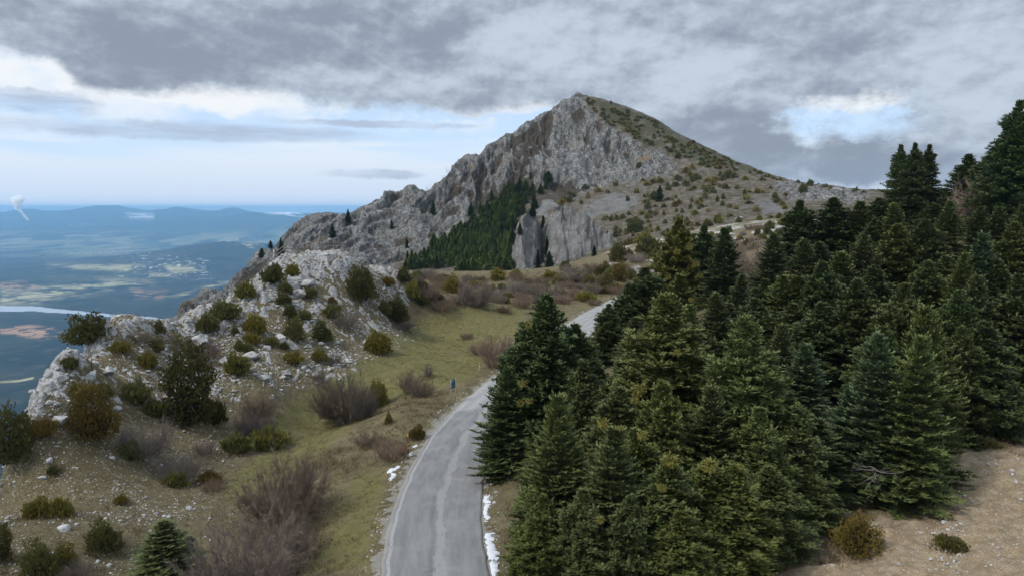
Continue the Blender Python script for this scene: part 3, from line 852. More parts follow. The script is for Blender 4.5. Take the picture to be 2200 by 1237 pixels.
cen = lambda q: t.math('SUBTRACT', q, .5)
wA = cen(t.noise(skyv(.11, .16), 1.0, 4, .55)); wB = cen(t.noise(skyv(.10, .17, 7.0), 1.0, 4, .55))
wC = cen(t.noise(skyv(.40, .58, 3.0), 1.0, 9, .68)); wD = cen(t.noise(skyv(.40, .58, 13.0), 1.0, 9, .68))
AZ = t.math('ADD', AZ0, t.math('ADD', t.math('MULTIPLY', wA, 6.5), t.math('MULTIPLY', wC, 3.2)))
EL = t.math('ADD', EL0, t.math('ADD', t.math('MULTIPLY', wB, 3.6), t.math('MULTIPLY', wD, 2.0)))
ELs = t.math('ADD', EL0, t.math('MULTIPLY', wD, .9))


def ell(px_, py_, rx, ry, az=None, el=None):
    a, e = azel(px_, py_); ra = rx / FPX * 57.3; re = ry / FPX * 57.3
    u = t.math('DIVIDE', t.math('SUBTRACT', az or AZ, a), ra); v = t.math('DIVIDE', t.math('SUBTRACT', el or EL, e), re)
    return t.math('SUBTRACT', 1.0, t.math('ADD', t.math('MULTIPLY', u, u), t.math('MULTIPLY', v, v)))


def sblob(*a, soft=.8, **k): return t.ss(ell(*a, **k), 0.0, soft)


# lower edge of the cloud deck over the azimuth
bord = [(-400, 60), (0, 105), (100, 130), (190, 205), (330, 215), (450, 195), (600, 215), (760, 240), (900, 238), (1050, 240), (1170, 228), (1300, 235), (1400, 300), (1500, 380), (1700, 430), (1850, 405), (2000, 420), (2250, 440), (2600, 440)]
rp_ = t.n('ShaderNodeValToRGB')
a0, a1 = -50.0, 50.0
rp_.color_ramp.interpolation = 'EASE'
stops = []
for q in bord:
    a, e = azel(*q); stops.append(((a - a0) / (a1 - a0), max(0, e) / 20.0))
el_ = rp_.color_ramp.elements
el_[0].position = stops[0][0]; el_[0].color = (stops[0][1],) * 3 + (1,)
el_[1].position = stops[-1][0]; el_[1].color = (stops[-1][1],) * 3 + (1,)
for pz, v in stops[1:-1]:
    e = el_.new(pz); e.color = (v, v, v, 1)
t.put(rp_, 0, t.math('DIVIDE', t.math('SUBTRACT', t.math('ADD', AZ0, t.math('MULTIPLY', wA, 2.5)), a0), a1 - a0))
BE = t.math('MULTIPLY', rp_.outputs[0], 20.0)
ED = t.math('SUBTRACT', t.math('ADD', EL0, t.math('ADD', t.math('MULTIPLY', wB, 2.2), t.math('MULTIPLY', wD, 2.3))), BE)     # height above the deck's edge
deck = t.ss(ED, -.45, .75)
hole = t.math('MAXIMUM', ell(1830, 262, 132, 44), t.math('SUBTRACT', ell(1740, 296, 46, 30), .15))
hole = t.ss(t.math('ADD', hole, t.math('MULTIPLY', cen(t.noise(skyv(.30, .50, 21.0), 1.0, 9, .66)), 3.6)), -.45, 1.15)
deck = t.math('MULTIPLY', deck, t.math('SUBTRACT', 1.0, hole))
# colours (radiance; divided by SKYK so that one background strength serves sky and cloud)


def rad(c): return tuple(q / SKYK for q in c)


nbig = t.noise(skyv(.055, .12, 2.0), 1.0, 5, .55); nsm = t.noise(skyv(.20, .34, 5.0), 1.0, 7, .60)
nfi = t.noise(skyv(.55, .80, 8.0), 1.0, 7, .65)
dn = t.math('ADD', t.math('ADD', t.math('MULTIPLY', nbig, .45), t.math('MULTIPLY', nsm, .42)), t.math('MULTIPLY', nfi, .16))
nsm2 = t.noise(t.n('ShaderNodeVectorMath', operation='ADD', ins={0: skyv(.20, .34, 5.0), 1: (-.07, .22, 0)}).outputs[0], 1.0, 7, .60)
nfi2 = t.noise(t.n('ShaderNodeVectorMath', operation='ADD', ins={0: skyv(.55, .80, 8.0), 1: (-.10, .28, 0)}).outputs[0], 1.0, 7, .65)
dn = t.math('ADD', dn, t.math('ADD', t.math('MULTIPLY', t.math('SUBTRACT', nsm, nsm2), .40), t.math('MULTIPLY', t.math('SUBTRACT', nfi, nfi2), .10)))
dn = t.math('SUBTRACT', dn, .015)
dk_ = t.math('MAXIMUM', t.math('MAXIMUM', sblob(330, 110, 330, 90), sblob(760, 90, 330, 80)), t.math('MAXIMUM', sblob(1560, 310, 220, 110), sblob(1850, 345, 190, 50)))
lt_ = t.math('MAXIMUM', t.math('MAXIMUM', sblob(1180, 95, 260, 90), sblob(1500, 150, 170, 70)), t.math('MAXIMUM', sblob(2130, 110, 240, 120), sblob(40, 110, 220, 60)))
dn = t.math('ADD', t.math('ADD', dn, t.math('MULTIPLY', lt_, .12)), t.math('MULTIPLY', dk_, -.13))
deckc = t.mix(t.ss(dn, .30, .70), rad((.175, .205, .255)), rad((.345, .395, .46)))
# below the deck: blue sky, veil, bright banks
blue = t.mix(.8, sky.outputs[0], rad((.37, .48, .63)))
veil = t.math('ADD', t.math('MULTIPLY', t.noise(skyv(.05, .62, 9.0), 1.0, 6, .6), .9), t.ss(EL0, 5.5, 1.5, 0.0, .34))
veil = t.math('SUBTRACT', veil, t.math('MULTIPLY', sblob(620, 262, 560, 40, el=ELs), .22))
veil = t.math('SUBTRACT', veil, t.math('MULTIPLY', t.math('MAXIMUM', sblob(1830, 268, 120, 30), sblob(1000, 260, 260, 40)), .34))
low = t.mix(t.ss(veil, .34, .62), blue, t.mix(t.ss(EL0, .5, 6.0), rad((.43, .49, .58)), rad((.50, .55, .61))))
bank = t.math('MAXIMUM', t.math('MAXIMUM', sblob(80, 165, 200, 50), sblob(400, 212, 280, 36)), t.math('MAXIMUM', sblob(1060, 222, 190, 24), sblob(1835, 226, 120, 26)))
bank = t.math('MAXIMUM', bank, t.math('MULTIPLY', t.math('MULTIPLY', t.ss(ED, -2.4, -.3), t.ss(ED, .2, 1.0, 1.0, 0.0)), t.ss(nsm, .40, .62, 0.0, .8)))
low = t.mix(t.math('MULTIPLY', bank, t.ss(nsm, .25, .55, .45, 1.0)), low, rad((.56, .58, .60)))
stk = t.math('MAXIMUM', t.math('MAXIMUM', sblob(420, 283, 420, 22, el=ELs), sblob(800, 268, 240, 10, el=ELs)), t.math('MAXIMUM', sblob(830, 375, 130, 13, el=ELs), sblob(90, 225, 110, 26)))
stk = t.math('MULTIPLY', stk, t.ss(t.noise(skyv(.10, .75, 4.0), 1.0, 6, .6), .34, .6, .25, 1.0))
low = t.mix(t.math('MULTIPLY', stk, .9), low, rad((.28, .33, .42)))
zen = t.ss(EL0, 18.0, 60.0, 1.0, 2.5)
deckc = t.mulc(deckc, t.n('ShaderNodeCombineXYZ', ins={0: zen, 1: zen, 2: zen}).outputs[0])
skyc = t.mix(deck, low, deckc)
bg = t.n('ShaderNodeBackground', ins={'Color': skyc, 'Strength': SKYK})
t.t.links.new(bg.outputs[0], t.n('ShaderNodeOutputWorld').inputs[0])

HB = Buf(); box(HB, (5000, 29500, (-1018 + 146) / 2), (170000, 70000, 146 + 1018))
M_AIR = bpy.data.materials.new('air'); M_AIR.use_nodes = True
t = NT(M_AIR.node_tree)
HAZE_D = 3.8e-5
pv = t.n('ShaderNodeVolumePrincipled', ins={'Color': (.35, .67, 1.0), 'Density': HAZE_D, 'Anisotropy': .0, 'Density Attribute': '', 'Temperature Attribute': ''})
t.t.links.new(pv.outputs[0], t.n('ShaderNodeOutputMaterial').inputs['Volume'])
M_AIR.cycles.homogeneous_volume = True
tag(obj('haze', HB.mesh('haze', M_AIR)), kind='stuff', label='blue air over the far country')

scene.view_settings.view_transform = 'Standard'; scene.view_settings.look = 'None'
scene.view_settings.exposure = 0.70; scene.view_settings.gamma = 1.0
scene.cycles.use_denoising = True
scene.cycles.max_bounces = 6; scene.cycles.diffuse_bounces = 3; scene.cycles.transparent_max_bounces = 4; scene.cycles.volume_bounces = 5
scene.cycles.use_adaptive_sampling = True
# ------------------------------------------------------------------ plants
def rot_about(v, axis, ang):
    axis = norm(axis); c, s_ = np.cos(ang)[..., None], np.sin(ang)[..., None]
    return v * c + np.cross(axis, v) * s_ + axis * (axis * v).sum(-1, keepdims=True) * (1 - c)


def fir_parts(seed, Hh, Rm, mature, step=.175, far=False, wd=1.0, lf=1.0):
    g = np.random.default_rng(seed)
    B = Buf()
    h = .03 * Hh
    P, D, L, T, NZ = [], [], [], [], []
    sp = (.33 if mature else .27) * (Hh / 12) ** .5
    ph = g.uniform(0, 6.28)
    while h < Hh - .25:
        tt = h / Hh
        if mature:
            r = Rm * (min(1.0, ((1 - tt) / .72)) ** .86 if mature == 1 else min(1.0, (1 - tt) / .78) ** .82) * (.9 + .1 * math.sin(h * 1.9 + ph))
            r *= sstep(-.06, .12, tt)
        else:
            r = Rm * (1 - tt) ** .76 * (.93 + .07 * math.sin(h * 2.6 + ph)) * sstep(-.10, .12, tt)
        nb = int(9 if mature else 8) if r > .7 else 6
        a0 = g.uniform(0, 6.28)
        for k in range(nb):
            az = a0 + 6.283 * k / nb + g.normal(0, .22)
            lump = 1 + lf * (.50 if mature == 1 else .26) * float(n3(math.cos(az) * 1.1 + seed, math.sin(az) * 1.1, h / 1.5 + seed * 3.1)) * 1.6
            Lb = max(.18, min(r * g.uniform(.66, 1.12) * lump, r * 1.22))
            el = R(-14 + 62 * tt ** 1.7 + g.normal(0, 7))
            rad = np.array([math.cos(az), math.sin(az), 0]); tan = np.array([-math.sin(az), math.cos(az), 0]); up = np.array([0, 0, 1.0])
            hb = h + g.uniform(-.15, .15)
            s = np.arange(min(.30, .25 / Lb), 1.0, step / Lb) + g.uniform(0, .05)
            s = s[s < 1.0]
            if len(s) == 0: s = np.array([.5])
            rise = Lb * (s * math.sin(el) - .16 * s ** 2 + .24 * s ** 3)
            base = rad * (Lb * s * math.cos(el))[:, None] + up * (hb + rise)[:, None]
            slope = math.sin(el) - .32 * s + .72 * s ** 2
            ax = norm(rad[None] * math.cos(el) + up[None] * slope[:, None])
            for sd_ in (-1, 1):
                ang = g.uniform(.62, 1.0, len(s))
                dd = norm(ax * np.cos(ang)[:, None] + tan[None] * (sd_ * np.sin(ang))[:, None] + up[None] * g.normal(.10, .16, len(s))[:, None])
                ln = np.clip(.20 + .42 * Lb * (1 - s) ** .9 * .8, .18, .75) * g.uniform(.75, 1.2, len(s))
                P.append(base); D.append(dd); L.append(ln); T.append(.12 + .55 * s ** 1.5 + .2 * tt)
                NZ.append(norm(up[None] + g.normal(0, .35, (len(s), 3))))
            if mature:
                for sc_ in (.50, .78, 1.0):
                    nt_ = 4 if far else (11 if Lb > 1.1 else 4)
                    cpt = rad * Lb * sc_ * math.cos(el) + up * (hb + Lb * (sc_ * math.sin(el) - .16 * sc_ ** 2 + .24 * sc_ ** 3))
                    aa = g.uniform(0, 6.283, nt_); zz_ = g.uniform(-.15, 1.0, nt_)
                    dd = norm(np.stack([np.cos(aa), np.sin(aa), zz_], 1) + rad * .55)
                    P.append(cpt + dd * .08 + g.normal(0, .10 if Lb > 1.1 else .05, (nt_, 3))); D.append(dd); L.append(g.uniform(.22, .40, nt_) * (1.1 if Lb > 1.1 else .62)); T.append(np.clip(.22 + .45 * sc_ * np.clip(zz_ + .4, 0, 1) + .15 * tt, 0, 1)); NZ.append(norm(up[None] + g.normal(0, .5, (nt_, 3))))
            P.append(base[-1:]); D.append(ax[-1:]); L.append(np.array([.42])); T.append(np.array([.75 + .2 * tt])); NZ.append(up[None])
        h += sp * (1 - .35 * tt) * g.uniform(.85, 1.15)
    P, D, L, T, NZ = [np.concatenate(q) for q in (P, D, L, T, NZ)]
    n = len(P)
    te = np.clip(T + .35, 0, 1)
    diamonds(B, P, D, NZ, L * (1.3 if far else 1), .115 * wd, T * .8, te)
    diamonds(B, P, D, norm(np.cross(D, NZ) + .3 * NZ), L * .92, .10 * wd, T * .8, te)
    if not far:
        for sd_ in (-1, 1):
            for fr in (.30, .62):
                ax = rot_about(D, NZ, np.full(n, sd_ * .75) + g.normal(0, .15, n))
                ax = norm(ax + np.array([0, 0, .12]) + g.normal(0, .10, (n, 3)))
                diamonds(B, P + D * (L * fr)[:, None], ax, norm(NZ + g.normal(0, .35, (n, 3))), np.minimum(L * .62, .34), .075, T * .8 + .2 * te, np.clip(te + .08, 0, 1))
    # leader shoot
    top = np.array([0, 0, Hh])
    m = 24; lh = 1.5
    zz = np.repeat([0.0, .45, .9, 1.2], 6) + g.uniform(-.05, .05, m); az = g.uniform(0, 6.28, m)
    pp = np.stack([0 * zz, 0 * zz, Hh - lh + zz], 1)
    dd = norm(np.stack([np.cos(az), np.sin(az), .9 + 0 * az], 1))
    diamonds(B, pp, dd, norm(g.normal(size=(m, 3))), .46 - .28 * zz, .075, .7, 1.0)
    for q in (np.array([[1, 0, 0.]]), np.array([[0, 1, 0.]])):
        diamonds(B, np.array([[0, 0, Hh - lh]]), np.array([[0, 0, 1.]]), q, lh + .1, .12, .8, 1.0)
    crown = B.mesh('fir_crown', M_FIR)
    TB = Buf()
    zs = np.array([-.6, 0, .3 * Hh, .7 * Hh, Hh - .4]); r0 = .016 * Hh
    tube(TB, np.stack([0.05 * np.sin(zs), .04 * np.cos(zs), zs], 1), [r0 * 1.3, r0 * 1.15, r0 * .8, r0 * .4, .015], 8)
    return crown, TB.mesh('fir_trunk', M_BARK, True), Hh, Rm


FIRV = {
    'm1': fir_parts(1, 12, 3.3, True), 'm2': fir_parts(2, 12, 3.0, True), 'm3': fir_parts(3, 13, 3.7, True),
    'y1': fir_parts(4, 9, 2.3, False), 'y2': fir_parts(5, 8.5, 2.0, False), 'y3': fir_parts(6, 10, 2.6, False),
    'm4': fir_parts(14, 12.5, 3.2, True, .175, False, 1.0, 1.45), 'm5': fir_parts(15, 11, 3.4, True, .19, False, 1.1, .8), 'y4': fir_parts(16, 9.5, 2.4, False, .16, False, .9, 1.5), 'y5': fir_parts(17, 8, 2.2, False, .20, False, 1.15, 1.2),
    't1': fir_parts(7, 19, 4.8, 2, .20), 't2': fir_parts(8, 16, 3.6, 2, .18),
}
WOODV = [fir_parts(20 + k, 10, 2.0 + .2 * k, k % 2 == 0, .55, True, 4.0) for k in range(4)]
TONES = {'D': (.80, .90, .84), 'N': (1, 1, 1), 'O': (1.12, 1.08, .78), 'B': (.86, 1.03, 1.30), 'L': (1.2, 1.22, 1.0), 'Y': (1.4, 1.18, .62), 'K': (.85, .88, .78)}


def tint(o, tone, j=.08):
    c = TONES[tone] if isinstance(tone, str) else tone
    k = 1 + random.uniform(-j, j)
    o.color = (c[0] * k * (1 + random.uniform(-j, j) * .5), c[1] * k, c[2] * k * (1 + random.uniform(-j, j) * .5), 1)


def mist_mesh(seed):
    g = np.random.default_rng(seed); B = Buf(); n = 260
    d_ = norm(g.normal(size=(n, 3))); r_ = g.uniform(.15, .75, n)[:, None]
    diamonds(B, d_ * r_, norm(d_ + g.normal(0, .5, (n, 3))), norm(g.normal(size=(n, 3))), .34, .11, .1, 1.0)
    return B.mesh('mistletoe', M_MIST)


MISTV = [mist_mesh(k) for k in (1, 2)]
SITES = []; BUSHPOS = []


def plant_fir(px_, py_, Yd, Rm, var, tone, label, mist=(), sink=.25, group='firs of the roadside wood'):
    p_ = at(px_, py_, Yd)
    Rm = Rm * (1.30 if var[0] != 't' else 1.1)
    gz = float(ground([p_[0]], [p_[1]])[0]) - sink
    Hh = p_[2] - gz
    var = {'m1': random.choice(('m1', 'm4')), 'm2': random.choice(('m2', 'm5')), 'm3': random.choice(('m3', 'm4')), 'y1': random.choice(('y1', 'y4')), 'y2': random.choice(('y2', 'y5'))}.get(var, var)
    cr, tr, H0, R0 = FIRV[var]
    root = obj('fir_tree', None, loc=(p_[0], p_[1], gz), rz=random.uniform(0, 6.28))
    root.rotation_euler[0] = random.gauss(0, .025); root.rotation_euler[1] = random.gauss(0, .025)
    tag(root, label, 'fir', group)
    q_ = random.uniform(.88, 1.12); k = (Rm / R0 * q_, Rm / R0 / q_, Hh / H0)
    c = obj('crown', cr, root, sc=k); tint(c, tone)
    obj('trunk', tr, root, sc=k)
    for (mx, my, ms) in mist:
        q = at(mx, my, Yd - Rm * .80)
        o = obj('mistletoe', random.choice(MISTV), root)
        ca, sa = math.cos(-root.rotation_euler.z), math.sin(-root.rotation_euler.z)
        lx, ly = q[0] - p_[0], q[1] - p_[1]
        o.location = (lx * ca - ly * sa, lx * sa + ly * ca, q[2] - gz); o.scale = (ms * .85, ms * .85, ms * .8)
        o['label'] = 'yellowish ball of mistletoe on the fir'
    SITES.append((p_[0], p_[1], Rm))
    return root


exec('')
FIRS = [
    # the group standing at the roadside
    (1180, 632, 55, 3.7, 'm3', 'D', 'tall dark fir leaning over the road edge, topmost of the roadside group', [(1140, 690, .5), (1120, 860, .45)]),
    (1238, 690, 57, 2.7, 'm2', 'N', 'broad fir whose top rises in front of the far stretch of road', []),
    (1118, 715, 57, 2.5, 'm1', 'D', 'dark fir on the left flank of the roadside group', []),
    (1088, 788, 52, 2.3, 'y3', 'D', 'small dark fir hanging out over the asphalt, leftmost of the roadside group', [(1118, 828, .5), (1133, 865, .4)]),
    (1255, 775, 50, 2.4, 'm1', 'K', 'brownish fir with drooping twigs just right of the roadside group', []),
    (1192, 848, 38.5, 2.2, 'y1', 'L', 'slender light green fir with pointed leader, in front of the roadside group', []),
    (1140, 985, 42, 1.5, 'y3', 'N', 'low fir above the dry verge, nearest to the road snow', []),
    (1232, 950, 39.5, 1.9, 'y1', 'L', 'slim pale green fir second in the front rank from the road', []),
    (1318, 915, 37, 2.2, 'y2', 'N', 'young fir with a long orange-tinted bare leader', [(1293, 912, .5), (1330, 922, .25), (1378, 937, .45)]),
    (1122, 1140, 37.5, .9, 'y2', 'O', 'small bushy fir at the lower left corner of the wood', []),
    (1262, 1165, 35, 1.0, 'y2', 'L', 'little yellow-tipped fir at the bottom, between road snow and wood', []),
    (1172, 1060, 37, 1.5, 'm2', 'O', 'olive fir low in the front rank by the road', []),
    (1440, 985, 36.5, 2.3, 'm1', 'L', 'fir with a blunt top carrying a bright yellow mistletoe ball', [(1440, 990, .62), (1422, 1050, .35)]),
    (1512, 988, 37.5, 2.5, 'm2', 'O', 'olive fir with mistletoe at its tip, right of the blunt mistletoe fir', [(1510, 1000, .62), (1578, 1000, .25)]),
    (1538, 828, 44, 2.5, 'y3', 'N', 'fir with a pale skeletal leader halfway up the front of the wood', []),
    (1612, 680, 46, 3.2, 'm1', 'L', 'large light olive fir, tallest of the front rank near the middle', [(1480, 1085, .3)]),
    (1676, 695, 60, 2.3, 'y1', 'N', 'thin fir peeping over the right shoulder of the large light olive fir', []),
    (1725, 735, 56, 2.5, 'y3', 'B', 'dark bluish fir with pale leader beside the black gap in the wood', []),
    (1890, 715, 47, 2.6, 'y3', 'B', 'blue-green fir with frosted branch tips above the dirt bank', []),
    (1972, 718, 45.5, 2.7, 'y3', 'L', 'yellow-green fir with bare whitish leader above the dirt bank', []),
    (2003, 655, 49, 2.7, 'y1', 'O', 'golden green fir with leader, behind the one with the whitish leader', []),
    (2118, 690, 57, 3.4, 'm3', 'D', 'broad dark fir rooted at the top of the dirt bank', []),
    (1430, 632, 51, 4.0, 'm3', 'O', 'massive olive fir full of mistletoe, centre of the wood beside the road', [(1372, 830, .7), (1362, 855, .45), (1400, 905, .5), (1455, 750, .4)]),
    (1330, 830, 46, 2.3, 'm2', 'N', 'green fir left of the massive mistletoe fir, over dark hollow', [(1362, 860, .4)]),
    (1392, 575, 98, 3.6, 'm1', 'K', 'rounded dark fir where the road disappears', []),
    (1308, 652, 88, 2.3, 'm2', 'K', 'brownish green fir edging the far stretch of road', []),
    (1345, 610, 96, 2.6, 'm1', 'D', 'dark fir beside the vanishing end of the road', []),
    (1452, 468, 106, 3.7, 'm2', 'Y', 'tall fir yellow with mistletoe standing up before the dry slope', [(1450, 540, .8), (1475, 530, .8), (1490, 565, .9), (1432, 595, .7), (1500, 590, .7)]),
    (1511, 485, 112, 3.2, 'm1', 'D', 'dark fir right behind the yellow mistletoe fir', []),
    (1562, 488, 98, 3.3, 'y3', 'D', 'tall pointed dark fir left of the pinkish bare tree', []),
    (1468, 590, 86, 3.0, 'y2', 'O', 'yellow-green young fir below the yellow mistletoe fir', [(1490, 645, .5)]),
    (1540, 628, 75, 2.6, 'y1', 'N', 'young fir with thin leader below the tall pointed dark fir', []),
    (1482, 655, 71, 2.0, 'y1', 'L', 'narrow light fir rising behind the massive mistletoe fir', []),
    (1662, 500, 92, 3.0, 'y3', 'D', 'dense dark fir just right of the pinkish bare tree', []),
    (1728, 512, 90, 2.9, 'y1', 'N', 'green fir with needle-thin leader right of the dense dark one', []),
    (1682, 590, 77, 2.7, 'y2', 'L', 'pale tipped fir with candle-like leader, left of its pair', []),
    (1726, 592, 76, 2.8, 'y2', 'O', 'pale tipped fir with candle-like leader, right of its pair', []),
    (1722, 432, 119, 3.8, 'm1', 'D', 'rounded dark fir in front of the grey scree patch', []),
    (1792, 425, 117, 4.4, 'm3', 'D', 'wide dark bluish fir below the grey outcrop on the skyline', []),
    (1805, 540, 84, 3.2, 'y1', 'L', 'light green fir in the middle depth below the wide dark bluish fir', []),
    (1858, 508, 86, 3.0, 'y2', 'N', 'fir with thin leader left of the great shaggy fir', []),
    (1848, 432, 114, 3.5, 'y3', 'O', 'olive fir under the right end of the grey outcrop', []),
    (1888, 425, 121, 3.3, 'm2', 'D', 'black-green fir left of the three-topped clump', []),
    (1928, 436, 106, 3.0, 'y1', 'L', 'bare-tipped light fir at the foot of the three-topped clump', []),
    (1938, 311, 131, 3.0, 't2', 'D', 'skyline fir forming the left top of the three-topped clump', []),
    (1970, 308, 129, 3.0, 't2', 'D', 'skyline fir forming the middle top of the three-topped clump', []),
    (1991, 312, 132, 3.3, 't2', 'K', 'skyline fir forming the right top of the three-topped clump', []),
    (1925, 482, 88, 3.6, 'm3', 'O', 'great shaggy fir, left half of the biggest clump in the wood', []),
    (1984, 470, 86, 3.4, 'm2', 'K', 'great shaggy fir, right half of the biggest clump in the wood', []),
    (2042, 430, 99, 2.8, 'y3', 'L', 'light fir with tall pale leader in front of the grey bare tree', []),
    (2106, 445, 101, 2.5, 'y1', 'N', 'fir with thread-like leader before the grey bare tree', []),
    (2152, 446, 99, 2.6, 'y2', 'K', 'fir with thread-like leader right of the grey bare tree', []),
    (2084, 332, 124, 3.6, 'm1', 'D', 'skyline fir between three-topped clump and giant fir', []),
    (2112, 340, 121, 3.3, 'm2', 'D', 'skyline fir tucked against the left side of the giant fir', []),
    (2184, 218, 106, 5.6, 't1', 'D', 'giant dark fir towering over the wood at the right edge', []),
    (2148, 300, 113, 4.2, 't2', 'D', 'tall fir merging into the left flank of the giant fir', []),
    (2112, 500, 74, 3.4, 'y3', 'B', 'broad bluish fir with pale branch tips on the right of the wood', []),
    (2068, 545, 70, 2.6, 'y1', 'O', 'olive fir left of the broad bluish fir', []),
    (2030, 548, 77, 2.8, 'm2', 'N', 'fir between the biggest clump and the broad bluish fir', []),
    (2176, 478, 83, 3.2, 'm1', 'O', 'olive fir at the right edge below the giant fir', []),
    (2192, 590, 64, 3.2, 'm3', 'K', 'shaggy fir cut by the right edge above the dirt bank', []),
    (1770, 560, 74, 2.8, 'm2', 'D', 'dark fir in the middle of the wood left of the black gap', []),
    (1765, 650, 66, 3.0, 'm1', 'D', 'very dark fir overhanging the black gap', []),
    (1840, 600, 66, 3.0, 'm3', 'K', 'brown-green fir in the shade above the blue-green fir', []),
    (1930, 610, 62, 3.2, 'm1', 'K', 'brownish lumpy fir right above the golden green fir', []),
    (2060, 620, 60, 2.6, 'm2', 'D', 'dark fir between golden green fir and dirt bank fir', []),
    (2196, 440, 92, 2.8, 'y3', 'O', 'olive fir tip at the right edge below the giant fir trunk', []),
    (1640, 600, 80, 2.7, 'm1', 'D', 'dark fir below the dense one by the pinkish bare tree', []),
    (1592, 590, 84, 2.4, 'y1', 'N', 'green fir at the foot of the pinkish bare tree', []),
    (1505, 700, 63, 2.7, 'm2', 'N', 'fir right of the massive mistletoe fir', []),
    (1568, 760, 57, 2.4, 'm1', 'N', 'fir between massive mistletoe fir and large light olive fir', []),
    (1362, 735, 61, 2.6, 'm1', 'N', 'fir filling the gap between road and massive mistletoe fir', []),
    (1290, 790, 56, 2.2, 'm2', 'D', 'dark fir behind the drooping brownish fir', []),
    (1385, 925, 40, 2.2, 'm1', 'O', 'olive fir below the massive mistletoe fir', []),
    (1352, 1060, 35.5, 1.7, 'm2', 'N', 'fir at the bottom below the orange-tinted leader', [(1288, 1112, .3)]),
    (1470, 1100, 34.5, 1.9, 'm1', 'O', 'olive fir at the bottom under the two mistletoe tops', []),
    (1580, 1000, 37.5, 2.3, 'm3', 'O', 'lumpy olive fir at the bottom middle of the wood', []),
    (1650, 1000, 40, 2.0, 'm2', 'K', 'fir at the bottom right before the dirt bank begins', []),
    (1648, 880, 42.5, 2.4, 'm1', 'L', 'light fir below the large light olive fir', []),
    (1708, 850, 45, 2.2, 'm2', 'N', 'fir left under the black gap', []),
    (1765, 900, 47.5, 2.2, 'y1', 'D', 'dark fir standing in the black gap', []),
    (1830, 830, 49, 2.2, 'y3', 'B', 'bluish fir left behind the blue-green fir', []),
    (1735, 1000, 43, 1.6, 'm1', 'K', 'fir skirting the dead twigs at the lower edge of the wood', []),
    (1420, 820, 44, 2.4, 'm2', 'O', 'olive fir on the near side of the massive mistletoe fir', []),
    (1258, 1050, 36, 1.8, 'm1', 'N', 'bushy fir low in the front, right of the dry verge', []),
]
for f_ in FIRS: plant_fir(*f_)
# hidden ranks between: nothing tells these apart
HID = [(1600, 560, 118, 3.0), (1650, 540, 112, 3.0), (1760, 520, 105, 3.2), (1880, 470, 108, 3.2), (2010, 440, 112, 3.0), (2060, 420, 132, 3.6), (2030, 405, 138, 3.6), (2130, 400, 130, 4.0), (2175, 390, 126, 4.0), (2200, 360, 134, 4.5), (1960, 420, 124, 3.5),
       (1560, 650, 82, 2.8), (1620, 640, 74, 2.8), (1700, 650, 72, 2.8), (1800, 610, 76, 2.8), (1880, 570, 76, 3), (2000, 560, 74, 3), (2090, 590, 66, 2.8), (2150, 560, 72, 3), (1420, 660, 78, 2.7), (1370, 680, 80, 2.6), (1450, 760, 60, 2.6), (1600, 860, 52, 2.4), (1680, 780, 60, 2.6), (1900, 700, 58, 2.8), (2060, 700, 56, 2.5),
       (1530, 1060, 44, 2.2), (1380, 1010, 47, 2.2), (1290, 1000, 47.5, 2.1), (1470, 880, 53, 2.4), (1225, 850, 53, 2.2), (1160, 830, 54, 2.4), (1175, 930, 50, 2.2)]
for k, (a, b, c_, r_) in enumerate(HID):
    plant_fir(a, b, c_, r_, ('m1', 'm2', 'y3')[k % 3], 'DKN'[k % 3], 'dark fir in the thick of the roadside wood, mostly hidden by its neighbours', [])

# ---- junipers and other evergreen bushes


